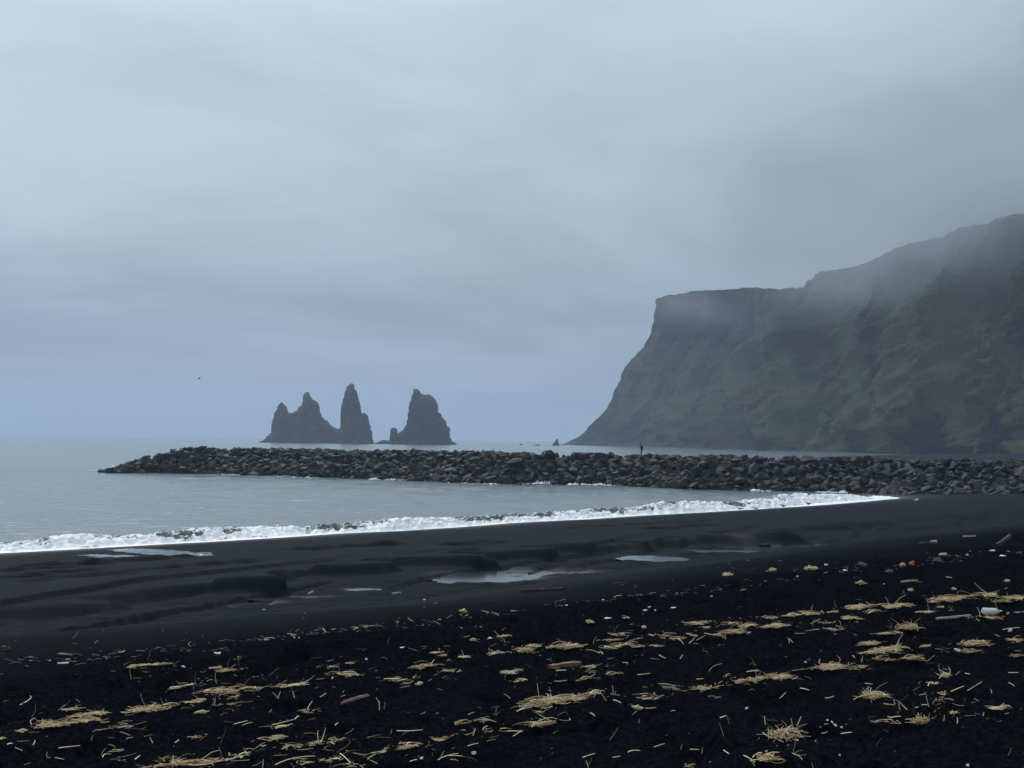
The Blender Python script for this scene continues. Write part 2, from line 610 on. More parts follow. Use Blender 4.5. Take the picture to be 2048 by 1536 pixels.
Zs = np.where(ww < 2.0, np.maximum(base, .0), .0) + H + .015
turb = sstep(.02, .5, c) * sstep(3.8, 1.9, c)
n3 = np.abs(fbm3(X * 1.25, Y * 1.25, Zs * 1.2, 4, 107, .5))
n4 = fbm3(X * 4.2, Y * 4.2, Zs * 4.0, 3, 111, .6)
disp = turb * (.35 + .65 * hmul) * (.58 * (.45 - n3) + .07 * n4)
Zs = Zs + disp * 1.0
P_u2 = P_u + disp * .8 + .22 * lip
X, Y = xy(P_u2, V)
broken = .5 + .5 * np.clip(fbm2(V * .11, V * 0 + 2, 3, 113) * 1.6 + .75, -1, 1)
broken = np.maximum(broken, sstep(60, 80, V))
gap = 0
for vc, wd in [(42.0, 2.6), (78.5, 1.7), (13.0, .9), (27.0, 1.3), (60.0, 1.2)]:           # glassy gaps in the roller
    gap = gap + np.exp(-((V - vc) / wd) ** 2)
foam = .95 * sstep(1.5, .1, ww) + .98 * sstep(-.1, .25, c) * sstep(1.25, .7, c)
foam = np.maximum(foam, (.34 + .40 * broken) * sstep(.4, .9, c) * sstep(2.7, 2.0, c))
foam = np.maximum(foam, .45 * broken * sstep(4.2, 1.9, c))
foam = np.where((ww > .45 * swash) & (c < .1), .72, foam)
foam = np.where(ww < .3, 1.5, foam)
foam = np.maximum(foam, 1.05 * (1 - end) * sstep(3.5, 2.0, c))
foam = foam * sstep(6.5, 1.8, c)
foam = foam - .42 * (n3 - .3) * turb * sstep(.5, 1.2, c)
foam = foam - 1.1 * gap * sstep(.25, .8, c) * sstep(3.2, 2.0, c)
Zs = np.where(c > 3.5, Zs - .012 * (c - 3.5) ** 1.0, Zs)
verts = np.stack([X, Y, Zs], -1).reshape(-1, 3)
me = mesh_np('surf', verts, grid_quads(nv, len(prof_w)))
attr(me, 'foam', foam)
o = link('surf', me, M['surf'])
tag(o, 'long white breaker rolling onto the black sand', 'surf', kind='structure')

# spray thrown up along the crest: torn foam flecks
sv, sf = [], []
base_ico = np.array([(0, 0, 1), (.94, 0, -.33), (-.47, .82, -.33), (-.47, -.82, -.33)])
ico_f = np.array([(0, 1, 2), (0, 2, 3), (0, 3, 1), (1, 3, 2)])
k = 0
for i in range(5000):
    vi = RNG.uniform(-45, _sv[-2] - 12)
    iv = int((vi - vv[0]) / (vv[-1] - vv[0]) * (nv - 1))
    hm = hmul[iv, 0]
    cc = abs(RNG.normal(0, .5)) + .15
    jw = int(np.argmin(np.abs(c[iv] - (.2 + cc))))
    q = verts[iv * len(prof_w) + jw]
    up = abs(RNG.normal(0, .09)) * hm * (2.4 if noise2(vi * .5, 0, 121) > .45 else 1.0)
    s = RNG.uniform(.008, .032) * (.6 + .5 * hm)
    R = RNG.normal(size=(3, 3)); R, _ = np.linalg.qr(R)
    sv.append((base_ico * s * RNG.uniform(.5, 1.5, 3)) @ R + q + np.array([RNG.normal(0, .08), RNG.normal(0, .08), up]))
    sf.append(ico_f + k); k += 4
me = mesh_np('spray', np.concatenate(sv), None, np.concatenate(sf))
attr(me, 'foam', np.full(k, 2.4))
o = link('spray', me, M['surf'])
tag(o, 'flecks of white spray torn from the crest of the breaker', 'spray', kind='stuff')


def ground_sheet(name, poly_px, mat, lift, zc, res=46, edge_n=.25, seed=0):
    """thin sheet lying on the sand inside a plan outline"""
    P = np.array([on_ground(a, b)[:2] for a, b in poly_px])
    lo, hi = P.min(0) - .3, P.max(0) + .3
    gx, gy = np.meshgrid(np.linspace(lo[0], hi[0], res * 2), np.linspace(lo[1], hi[1], res), indexing='ij')
    jx = gx + edge_n * fbm2(gx * .7, gy * .7, 3, seed)
    jy = gy + edge_n * fbm2(gx * .7, gy * .7, 3, seed + 9)
    ins = np.zeros(gx.shape, bool)
    n = len(P)
    for i in range(n):
        (x1, y1), (x2, y2) = P[i], P[(i + 1) % n]
        cond = ((y1 > jy) != (y2 > jy)) & (jx < (x2 - x1) * (jy - y1) / (y2 - y1 + 1e-9) + x1)
        ins ^= cond
    z = terrain(gx, gy) + lift
    q = grid_quads(*gx.shape)
    keep = ins.reshape(-1)[q].all(1)
    q = q[keep]
    used, inv = np.unique(q, return_inverse=True)
    vts = np.stack([gx, gy, z], -1).reshape(-1, 3)[used]
    return mesh_np(name, vts, inv.reshape(-1, 4))


# film of backwash left on the sand below the breaker
me = ground_sheet('water_film', [(210, 1100.5), (255, 1097.5), (330, 1099), (385, 1104), (436, 1111.5), (360, 1111.5), (300, 1110), (250, 1104.5)], M['pool'], .006, 0, 110, .12, 141)
tag(link('water_film', me, M['pool']), 'thin film of backwash shining on the wet sand below the breaker', 'water', kind='structure')
me = ground_sheet('water_film', [(145, 1111), (205, 1108.5), (280, 1112), (240, 1114.5), (180, 1113.5)], M['pool'], .006, 0, 70, .3, 151)
tag(link('water_film', me, M['pool']), 'small film of backwash on the sand at the tip of the shining sheet', 'water', kind='structure')

# pools in the channel
groups = [((975, 1156), [0, 1], 'large bright pool of water in the channel behind the sand berm'), ((1304, 1119), [2], 'small bright pool between the two larger pools in the channel'),
          ((1535, 1092), [3, 4], 'pool with a dark stick in it at the far end of the channel'), ((518, 1208), [5, 6], 'small narrow pool at the foot of the sand scarp'),
          ((722, 1181), [7], 'thin sliver of water under the sand ledge'), ((1440, 1104), [8], 'faint wet sliver before the far pool')]
for k, (_, ids, lab) in enumerate(groups):
    a = np.array([_pools[i] for i in ids])
    x0, x1 = (a[:, 0] - a[:, 2] * 1.5).min(), (a[:, 0] + a[:, 2] * 1.5).max()
    y0, y1 = (a[:, 1] - a[:, 3] * 1.5).min(), (a[:, 1] + a[:, 3] * 1.5).max()
    gx, gy = np.meshgrid(np.linspace(x0, x1, 40), np.linspace(y0, y1, 30), indexing='ij')
    cut = np.zeros(gx.shape, bool)
    for (cx, cy, ax, by, dep) in a:
        cut |= ((gx - cx) / (ax * 1.45)) ** 2 + ((gy - cy) / (by * 1.45)) ** 2 < 1
    q = grid_quads(*gx.shape)
    q = q[cut.reshape(-1)[q].all(1)]
    used, inv = np.unique(q, return_inverse=True)
    # still water level: just over the local dip
    lvl = min(float(terrain(cx, cy)) + dep * .60 for cx, cy, _a, _b, dep in a)
    vts = np.stack([gx, gy, np.full(gx.shape, lvl)], -1).reshape(-1, 3)[used]
    o = link('pool', mesh_np('pool', vts, inv.reshape(-1, 4)), M['pool'])
    tag(o, lab, 'pool', kind='structure')

# ------------------------------------------------------------------ sea stacks
def outline_solid(name, pts_px, dist, dmin, dk, mat, seed, base_y, rough=3.2):
    """rock whose ridge follows an outline, with real depth to the front and the back"""
    w = []
    for (a, b) in pts_px:
        q = at_y(a, b, dist)
        w.append((q[0], q[2]))
    w = np.array(w)
    seg = np.hypot(*np.diff(w, axis=0).T)
    s = np.concatenate([[0], np.cumsum(seg)])
    n = int(s[-1] / 1.3) + 8
    t = np.linspace(0, s[-1], n)
    x = np.interp(t, s, w[:, 0]); z = np.interp(t, s, w[:, 1])
    zb = -2.0
    hh = np.maximum(z - zb, .5)
    top = hh.max()
    cx = .5 * (w[:, 0].min() + w[:, 0].max())
    th = np.linspace(0, math.pi, 44)
    b = dmin + dk * hh
    Xg = np.repeat(x[:, None], 44, 1)
    Yg = dist + b[:, None] * np.sign(np.cos(th)) * -1 * np.abs(np.cos(th)) ** 1.25
    Zg = zb + hh[:, None] * np.sin(th) ** .72
    # keep the ridge on the outline, roughen the flanks
    fl = np.abs(np.cos(th))[None, :]
    nn = fbm3(Xg * .045, Yg * .045, Zg * .03, 4, seed)
    n2 = fbm3(Xg * .16, Yg * .16, Zg * .09, 4, seed + 9, .6)
    kr = rough / 3.2
    Yg = Yg - (nn * 9 * kr + n2 * rough) * (.25 + .75 * fl)
    Xg = Xg + (nn * 3 * kr + n2 * rough * .8) * fl
    jag = fbm2(t * .3, t * 0, 4, seed + 20, .7) * 1.7 * kr
    Xg = Xg + (jag * (hh > 8))[:, None]
    Zg = Zg + (n2 * rough * .5) * fl
    Zg -= dist ** 2 / (2 * R_EARTH)
    org = np.array([cx, dist, 0])
    me = mesh_np(name, np.stack([Xg, Yg, Zg], -1).reshape(-1, 3) - org, grid_quads(n, 44), smooth=False)
    o = link(name, me, mat)
    o.location = org
    return o


def cp(pts):
    return [(480 + a / 4.267, 730 + b / 4.267) for a, b in pts]


A = cp([(150, 668), (165, 655), (205, 636), (230, 620), (240, 598), (252, 584), (288, 578), (290, 535), (296, 470), (308, 415), (314, 385), (325, 350), (338, 330), (345, 316), (354, 314), (362, 326), (375, 340), (388, 362), (400, 385), (407, 403),
        (425, 407), (442, 409), (470, 397), (505, 388), (515, 360), (522, 335), (538, 314), (543, 290), (551, 262), (562, 236), (568, 227), (577, 232), (588, 256), (600, 283), (612, 293), (640, 299), (652, 320), (656, 350), (664, 382), (666, 402), (682, 412), (692, 440), (702, 462), (720, 468),
        (752, 474), (756, 512), (772, 516), (800, 528), (830, 541), (860, 590), (875, 668)])
B = cp([(800, 668), (815, 560), (832, 542), (850, 530), (862, 500), (872, 455), (876, 420), (881, 400), (880, 350), (886, 320), (890, 285), (889, 234), (906, 230), (910, 196), (914, 176), (928, 160), (938, 152), (962, 156), (974, 170), (980, 205), (990, 232), (1000, 262), (1006, 300), (1015, 328), (1015, 358), (1010, 382),
        (1018, 408), (1028, 420), (1040, 411), (1054, 407), (1074, 425), (1080, 455), (1090, 482), (1101, 505), (1104, 568), (1112, 590), (1122, 615), (1135, 645), (1148, 668)])
Cc = cp([(1140, 672), (1170, 658), (1195, 648), (1222, 636), (1245, 641), (1272, 643), (1284, 636), (1285, 590), (1286, 548), (1296, 532), (1316, 533), (1340, 545), (1347, 560), (1346, 600), (1344, 636), (1356, 650), (1364, 674)])
D = cp([(1340, 676), (1354, 655), (1361, 625), (1362, 598), (1374, 565), (1386, 548), (1412, 536), (1424, 515), (1432, 490), (1448, 478), (1454, 455), (1455, 400), (1454, 318), (1468, 306), (1480, 312), (1492, 326), (1490, 290), (1484, 240), (1481, 212), (1492, 203), (1516, 204), (1524, 220), (1544, 240), (1575, 252), (1605, 253), (1620, 247),
        (1640, 264), (1656, 290), (1662, 320), (1670, 360), (1680, 390), (1700, 415), (1708, 440), (1735, 466), (1752, 490), (1766, 522), (1770, 560), (1776, 620), (1790, 645), (1812, 664), (1836, 680)])
for pts, dist, dm, dk, sd, lab in [(A, 1660, 6, .34, 201, 'twin-peaked dark basalt sea stack with a low ridge trailing off it'), (B, 1590, 5, .30, 211, 'tallest narrow needle sea stack with a small shoulder'),
                                   (Cc, 1560, 3, .28, 221, 'short stubby rock pillar on a low reef'), (D, 1520, 6, .34, 231, 'broad blunt sea stack with a horn on its top')]:
    tag(outline_solid('sea_stack', pts, dist, dm, dk, M['stack'], sd, 0, .9 if sd == 221 else 3.2), lab, 'sea stack', 'dark sea stacks standing offshore')

sk = lambda pts: [(1050 + a / 3.413, 560 + b / 3.413) for a, b in pts]
for pts, dist, lab in [(sk([(172, 1134), (185, 1126), (196, 1112), (206, 1100), (214, 1086), (221, 1082), (226, 1094), (228, 1112), (234, 1122), (242, 1136)]), 1560, 'small pointed fin of rock off the foot of the headland'),
                       (sk([(48, 1134), (58, 1128), (78, 1122), (95, 1122), (108, 1133)]), 1500, 'flat low rock awash beyond the fin of rock'),
                       (sk([(128, 1135), (145, 1127), (165, 1128), (180, 1135)]), 1530, 'tiny low rock between the fin and the flat rock'),
                       (sk([(-42, 1126), (-34, 1119), (-22, 1118), (-12, 1126)]), 1620, 'faint speck of rock awash farthest off the headland')]:
    tag(outline_solid('skerry', pts, dist, 1.5, .5, M['stack'], int(dist), 0, .5), lab, 'rock')

# ------------------------------------------------------------------ headland mountain
ns, nt_ = 620, 200
S = np.linspace(-.35, 1.0, ns)
# control: s, base px, base distance, base z, top px, top py, top set-back
ctl = np.array([
    [0.00, 1120, 1745, -1, 1312, 597, 10], [0.04, 1165, 1700, -1, 1335, 590, 24], [0.10, 1235, 1600, -1, 1400, 580, 52], [0.18, 1310, 1470, -1, 1470, 577, 70],
    [0.26, 1385, 1330, -1, 1540, 576, 95], [0.32, 1440, 1240, -1, 1590, 575, 110], [0.352, 1470, 1190, -1, 1607, 571, 118], [0.372, 1490, 1130, -1, 1618, 562, 95], [0.40, 1515, 1090, -1, 1640, 543, 85], [0.45, 1570, 1040, -1, 1690, 533, 105],
    [0.50, 1630, 1000, 0, 1735, 526, 120], [0.55, 1700, 950, 0, 1768, 508, 125], [0.58, 1745, 915, 1, 1792, 491, 110], [0.66, 1850, 835, 1, 1880, 473, 150], [0.74, 1950, 760, 1, 1965, 448, 180],
    [0.82, 2060, 690, 1, 2060, 421, 200], [0.90, 2200, 620, 1, 2200, 385, 200], [1.0, 2450, 540, 1, 2450, 345, 200]])
s_ = np.maximum(S, 0)
ci = lambda k: np.interp(s_, ctl[:, 0], ctl[:, k])
bpx, bD, bz, tpx, tpy, tset = (ci(k) for k in range(1, 7))
tD = bD + tset
tslope = (tpx - 1024) / F
lev = 868 + .0093 * tpx
tz = CAM_H + (lev - tpy) / F * tD
bx = (bpx - 1024) / F * bD
tx = tslope * tD
T_ = np.linspace(0, 1, nt_)
hk = np.array([0, .034, .10, .2, .31, .5, .6, .685, .8, .92, 1.0])
gk = np.array([0, .13, .27, .42, .53, .655, .755, .885, .955, .985, 1.0])
talus_x = np.array([0, .06, .17, .29, .41, .60, .70, .79, .88, .95, 1.0])
SS, TT = np.meshgrid(S, T_, indexing='ij')
kx = sstep(.1, .45, SS)
G = np.interp(TT, hk, gk) * (1 - kx) + np.interp(TT, hk, talus_x) * kx
HX = bx[:, None] + (tx - bx)[:, None] * G
HY = bD[:, None] + (tD - bD)[:, None] * G
HZ = bz[:, None] + (tz - bz)[:, None] * TT
# the far side of the headland curls away behind the silhouette
neg = np.clip(-SS, 0, 1)
HX = HX * (1 + 900 * neg / HY) + 420 * neg ** 1.6
HY = HY + 900 * neg
# relief: buttresses, gullies and ledges pushed along the view-facing normal
arc = np.concatenate([[0], np.cumsum(np.hypot(np.diff(bx), np.diff(bD)))])[:, None] + 0 * TT
wob = 40 * fbm2(arc * .004, HZ * .012, 3, 301)
gul = np.abs(fbm2((arc + wob) * .011, HZ * .0025, 3, 303))
r1 = (gul - .28) * 46 * sstep(0, .12, TT) * sstep(1.0, .5, TT)
r2 = fbm3(HX * .022, HY * .022, HZ * .010, 4, 305, .55) * 9 * (.35 + .65 * sstep(.98, .6, TT))
r3 = fbm3(HX * .09, HY * .09, HZ * .05, 4, 307, .62) * 2.6
r3 = r3 * (1 + 1.2 * sstep(.55, .8, SS))
led = fbm2(HZ * .09 + wob * .02, arc * .004, 3, 309) * .5 * sstep(.25, .6, TT)
spur = 26 * np.exp(-((arc - np.interp(.395 + .0 * TT, S, arc[:, 0]) + 40 * (TT - .5)) / 30) ** 2) * sstep(0, .2, TT) * sstep(1.0, .75, TT)
but = 0
for sc, wd, hh in [(.287, .010, .20), (.262, .007, .12), (.33, .012, .25), (.345, .008, .14), (.44, .012, .13), (.62, .01, .16)]:
    but = but + 16 * np.exp(-((SS - sc) / wd) ** 2) * sstep(hh, hh * .45, TT)
push = (r1 + r2 + spur + but) * sstep(-.05, .05, SS) + r2 * .5 * sstep(.05, -.05, SS)
sil = sstep(0, .13, np.abs(SS))            # keep the silhouette profile itself
ux, uy = -.90, -.43                         # towards the viewer
HX = HX + ux * (push * (.06 + .94 * sil) + led + r3 * (.3 + .7 * sil))
HY = HY + uy * (push * (.06 + .94 * sil) + led + r3)
HX += .8 * fbm2(HZ * .14, arc * .01, 3, 311)[...] * 1.6
# toothed crest
crest = sstep(.93, 1.0, TT)
HZ = HZ + r3 * .35 * (1 - crest) + crest * (1.1 * fbm2(arc * .03, arc * 0, 4, 313) + 2.5 * np.maximum(0, fbm2(arc * .12, arc * 0, 3, 317)) * sstep(.33, .36, SS) * sstep(.45, .40, SS))
# plateau behind the crest
back = []
for dd, dz in [(18, .2), (60, 2), (160, 6), (320, 8), (520, -30), (760, -170)]:
    back.append(np.stack([HX[:, -1] + (HX[:, -1] / HY[:, -1] + .3) * dd, HY[:, -1] + .9 * dd, HZ[:, -1] + dz * np.interp(S, [0, .4], [.0, 1.0]) if dz > 0 else HZ[:, -1] + dz], -1))
V = np.concatenate([np.stack([HX, HY, HZ], -1), np.stack(back, 1)], 1)
V[:, :, 2] -= (V[:, :, 0] ** 2 + V[:, :, 1] ** 2) / (2 * R_EARTH)
veg = fbm2((arc + .6 * HZ) * .018, TT * 2.2, 4, 331, .6) + .5 * fbm2((arc + .8 * HZ) * .07, TT * 7, 3, 337)
rocky = -.55 * veg * (.5 + .5 * sstep(.3, .6, SS)) + .30 * sstep(.40, .72, TT) * sstep(.75, .35, SS) + .22 * sstep(.22, .05, TT) + .10 * sstep(.2, -.5, push / 20) + .18 * sstep(.42, .34, SS) - .22 * sstep(.45, .8, SS) * sstep(.75, .2, TT)
rocky = np.concatenate([rocky, np.repeat(rocky[:, -1:] * 0, V.shape[1] - nt_, 1)], 1)
me = mesh_np('mountain', V.reshape(-1, 3), grid_quads(*V.shape[:2]))
attr(me, 'rocky', rocky)
o = link('mountain', me, M['mountain'])
tag(o, 'steep dark green headland whose top fades into low cloud', 'headland', kind='structure')
MTOP = float(V[:, :, 2].max())

# ------------------------------------------------------------------ breakwater
foot_px = [(205, 945.5), (300, 946), (400, 947.5), (560, 952), (700, 956.5), (800, 960.5), (900, 965), (1000, 968.5), (1100, 968.5), (1200, 970.5), (1280, 974), (1350, 978.5), (1500, 981), (1640, 985), (1742, 988)]
fp = [at_z(a, b)[:2] for a, b in foot_px]
for a, b in [(1850, 988), (1950, 987), (2048, 987)]:
    fp.append(np.array(on_ground(a, b))[:2])
fp.append(fp[-1] + (fp[-1] - fp[-3]) * 1.6)
fp = np.array(fp)
fs = np.concatenate([[0], np.cumsum(np.hypot(*np.diff(fp, axis=0).T))])
BL = fs[-1]


def foot(s):
    return np.array([np.interp(s, fs, fp[:, 0]), np.interp(s, fs, fp[:, 1])])


def crest_h(s):
    h = np.interp(s, [0, 2.5, 5, 8, 11, 13, BL], [.25, .9, 1.8, 3.0, 4.1, 4.25, 4.2])
    return h + .12 * float(noise2(s * .12, 0, 401))


_pf = [(-.02, -.6), (0, 0), (.35, .42), (.7, .78), (1.0, 1.0)]


def bank(s, q):
    """q 0..1 up the front, 1..1.6 across the crest, 1.6..2.2 down the back"""
    h = crest_h(s)
    p = foot(s)
    run = 1.55 * h
    if q <= 1: d, z = q * run, h * q
    elif q <= 1.6: d, z = run + (q - 1) / .6 * 4.0, h
    else: d, z = run + 4 + (q - 1.6) / .6 * run, h * (1 - (q - 1.6) / .6)
    tdir = foot(min(s + 1, BL)) - foot(max(s - 1, 0))
    tdir /= np.linalg.norm(tdir)
    nd = np.array([-tdir[1], tdir[0]])
    if nd[1] < 0: nd = -nd
    return np.array([*(p + nd * d), z])


# rubble core under the boulders (only a dark filling between them)
cs = np.linspace(.8, BL, 150)
cq = np.concatenate([[-.06], np.linspace(0, 1, 8), np.linspace(1.15, 1.6, 4), np.linspace(1.75, 2.2, 5)])
cv = np.array([[bank(s, max(q, 0)) for q in cq] for s in cs])
cv[:, 0, 2] -= 1.5; cv[:, -1, 2] -= 2.0
cv[:, 1:-1, 2] -= .75
cv[:, 8:13, 2] += .3
core_v = cv.reshape(-1, 3)
core_q = grid_quads(len(cs), len(cq))


def hull_boulder(seed, angular=True):
    r = random.Random(seed)
    bm = bmesh.new()
    n = r.randint(11, 17)
    ax = (r.uniform(.85, 1.15), r.uniform(.75, 1.0), r.uniform(.58, .88))
    for _ in range(n):
        d = Vector((r.gauss(0, 1), r.gauss(0, 1), r.gauss(0, 1))).normalized()
        m = max(abs(d.x), abs(d.y), abs(d.z))
        d = d * (.55 + .45 / m * .8)
        bm.verts.new((d.x * ax[0], d.y * ax[1], d.z * ax[2]))
    res = bmesh.ops.convex_hull(bm, input=bm.verts)
    bmesh.ops.delete(bm, geom=[g for g in res['geom_unused'] + res['geom_interior'] if isinstance(g, bmesh.types.BMVert)], context='VERTS')
    bmesh.ops.dissolve_limit(bm, angle_limit=.22, verts=bm.verts, edges=bm.edges)
    bmesh.ops.bevel(bm, geom=list(bm.edges), offset=.045, segments=1, affect='EDGES', clamp_overlap=True)
    bmesh.ops.triangulate(bm, faces=bm.faces)
    bmesh.ops.subdivide_edges(bm, edges=[e for e in bm.edges if e.calc_length() > .5], cuts=1)
    for v in bm.verts:
        q = np.array(v.co) * 1.8
        v.co += v.co.normalized() * .07 * float(fbm3(q[0], q[1], q[2], 3, seed))
    bm.normal_update()
    me = bpy.data.meshes.new('boulder')
    bm.to_mesh(me)
    bm.free()
    me.materials.append(M['boulder'])
    return me


variants = [hull_boulder(500 + i) for i in range(26)]
spots = []
qrows = [0.0, .12, .24, .36, .48, .60, .72, .84, .96, 1.08, 1.22, 1.36, 1.5, 1.62, 1.76]
for ri, q in enumerate(qrows):
    s = random.uniform(0, 1)
    while s < BL:
        h = crest_h(s)
        run_len = math.hypot(1.55 * h, h)
        nrow = max(2, round(run_len / 1.0))
        if q <= 1 and random.random() > run_len / 8.4 + .12:
            s += 1.2; continue
        size = random.choice([.42, .5, .58, .66, .74, .86, 1.0, 1.15]) * random.uniform(.85, 1.12) * (1.0 if s < BL * .8 else .95)
        p = bank(s, max(0, q + random.uniform(-.035, .035)))
        if q < .05: p[2] -= .15
        big = random.random()
        if .9 < q < 1.7: size = min(size, .78) * (1.25 if big < .03 else 1.0)
        ground = float(terrain(p[0], p[1]))
        p[2] = max(p[2], ground) - .30 + random.uniform(-.2, .28)
        spots.append((p, size, q, s))
        s += size * random.uniform(1.1, 1.42)
# big flat block on the seaward crest, tip boulders
for px, py, z, sz, q in [(203, 942, .15, .95, 0), (248, 941, .35, 1.1, 0), (262, 937, 1.0, 1.15, .3), (318, 912, 2.9, 1.1, .8), (330, 908, 3.3, 1.25, .9), (402, 900, 4.2, 1.35, 1.2), (1100, 911, 4.4, .9, 1.2), (474, 901, 4.3, .8, 1.2), (520, 900, 4.2, 1.0, 1.2)]:
    dist = float(np.interp(px, [205, 400, 520, 1100], [262, 262, 255, 222]))
    q3 = at_y(px, py, dist)
    spots.append((np.array([q3[0], q3[1], z - .2]), sz, q, 0))


def vis_size(sp):
    p, size, q, s = sp
    vis = 1.0 if q <= 1.3 else .35
    d = math.hypot(p[0], p[1])
    return size / d * vis * (1 if abs(p[0] / p[1]) < .35 else .02)


order = sorted(range(len(spots)), key=lambda i: -vis_size(spots[i]))
single = set(order[:300])
rub_v, rub_t, off = [core_v], [], len(core_v)
for i, (p, size, q, s) in enumerate(spots):
    me = variants[random.randrange(len(variants))]
    rot = Quaternion(Vector((random.gauss(0, 1), random.gauss(0, 1), random.gauss(0, 1))).normalized(), random.uniform(0, .95)) @ Quaternion((0, 0, 1), random.uniform(0, 6.283))
    sc3 = Vector((size * random.uniform(.9, 1.25), size * random.uniform(.85, 1.1), size * random.uniform(.8, 1.1)))
    if i in single:
        o = bpy.data.objects.new('boulder', me)
        COL.objects.link(o)
        o.location = p
        o.rotation_mode = 'QUATERNION'
        o.rotation_quaternion = rot
        o.scale = sc3
        onsand = p[0] > 46.5
        if q > .9: lab, g = 'grey angular boulder along the crest of the breakwater', 'boulders on the breakwater crest'
        elif q > .45: lab, g = 'dark grey boulder stacked high on the breakwater face', 'boulders high on the breakwater face'
        elif onsand: lab, g = 'boulder at the breakwater foot resting on black sand', 'boulders on the sand at the breakwater foot'
        elif q > .2: lab, g = 'brownish weathered boulder low on the breakwater face', 'boulders low on the breakwater face'
        else: lab, g = 'wet dark boulder at the waterline of the breakwater', 'boulders at the breakwater waterline'
        tag(o, lab, 'boulder', g)
    else:
        co = np.empty(len(me.vertices) * 3, dtype=np.float32)
        me.vertices.foreach_get('co', co)
        co = co.reshape(-1, 3) * np.array(sc3)
        co = co @ np.array(rot.to_matrix()).T + p
        tr = np.empty(len(me.polygons) * 3, dtype=np.int32)
        if any(len(f.vertices) != 3 for f in me.polygons):
            lt = [f for f in me.polygons]
            tl = []
            for f in lt:
                vs = list(f.vertices)
                for k in range(1, len(vs) - 1): tl.append((vs[0], vs[k], vs[k + 1]))
            tr = np.array(tl)
        else:
            me.polygons.foreach_get('vertices', tr)
            tr = tr.reshape(-1, 3)
        rub_v.append(co); rub_t.append(tr + off); off += len(co)
me = mesh_np('rubble', np.concatenate(rub_v), core_q, np.concatenate(rub_t), smooth=False)
o = link('rubble', me, M['boulder'])
tag(o, 'mass of dark rubble and far boulders filling the breakwater', 'rubble', kind='stuff')

# foam where the swell meets the breakwater
fv, ft, off = [], [], 0
for (x0, y0, x1, y1, n, hgt) in [(1045, 968, 1125, 966.5, 260, .5), (1135, 970, 1165, 968, 90, .4), (1170, 969.5, 1238, 971, 240, .55), (735, 959, 760, 959, 40, .2), (770, 960, 830, 960, 110, .3), (445, 949, 480, 950, 60, .2),
                                 (1632, 984.5, 1690, 986, 260, .7), (1500, 982, 1540, 982, 60, .25), (180, 942, 226, 941, 120, .35), (215, 939, 228, 934, 90, .8), (895, 965, 1000, 969, 60, .15), (560, 953, 640, 956, 40, .12), (880, 975, 1000, 972, 0, .1)]:
    for i in range(n):
        t = random.random()
        q = at_z(x0 + (x1 - x0) * t + random.gauss(0, 2), y0 + (y1 - y0) * t + random.gauss(0, .5), .05)
        bump_ = max(0, float(noise2(t * 7 + x0, 0, 411)))
        s = random.uniform(.05, .16) * (.5 + bump_)
        R, _ = np.linalg.qr(RNG.normal(size=(3, 3)))
        fv.append((base_ico * s * np.array([1.8, 1.6, 1.0])) @ R + q + np.array([0, -.4 * random.random(), abs(random.gauss(0, .22)) * hgt * (.3 + bump_)]))
        ft.append(ico_f + off); off += 4
me = mesh_np('sea_foam', np.concatenate(fv), None, np.concatenate(ft))
attr(me, 'foam', np.full(off, 2.4))
tag(link('sea_foam', me, M['surf']), 'white foam washing against the foot of the breakwater', 'foam', kind='stuff')

# ------------------------------------------------------------------ straw
_pal = np.array([(.68, .53, .29), (.60, .45, .23), (.74, .65, .46), (.48, .30, .16), (.54, .47, .23), (.80, .73, .55), (.36, .19, .12), (.66, .45, .27)])
WR = np.array([_s[0] + .12, _s[1] - .12]); WR /= np.linalg.norm(WR)


def stalk(p0, direc, length, bend, rad, npt=5):
    """thin three-sided stem along a bent line"""
    d = np.asarray(direc, float); d /= np.linalg.norm(d)
    side = np.cross(d, [0, 0, 1.0])
    if np.linalg.norm(side) < .1: side = np.array([1.0, 0, 0])
    side /= np.linalg.norm(side)
    up = np.cross(side, d)
    t = np.linspace(0, 1, npt)
    c = p0 + np.outer(t * length, d) + np.outer(bend[0] * length * (t - t * t) * 4, side) + np.outer(bend[1] * length * (t - t * t) * 4, up)
    rr = rad * (1 - .35 * t)
    ring = []
    for k in range(3):
        a = k * 2.0944
        ring.append(c + np.outer(rr * math.cos(a), side) + np.outer(rr * math.sin(a), up))
    v = np.stack(ring, 1).reshape(-1, 3)
    q = []
    for i in range(npt - 1):
        for k in range(3):
            q.append((i * 3 + k, i * 3 + (k + 1) % 3, i * 3 + 3 + (k + 1) % 3, i * 3 + 3 + k))
    return v, np.array(q)


def build_stalks(name, items, origin):
    vs, qs, cs_, off = [], [], [], 0
    for (v, q, col) in items:
        vs.append(v); qs.append(q + off); cs_.append(np.repeat(np.asarray(col)[None], len(v), 0)); off += len(v)
    me = mesh_np(name, np.concatenate(vs) - np.array(origin), np.concatenate(qs))
    cattr(me, 'straw_color', np.concatenate(cs_))
    me.materials.append(M['straw'])
    return me


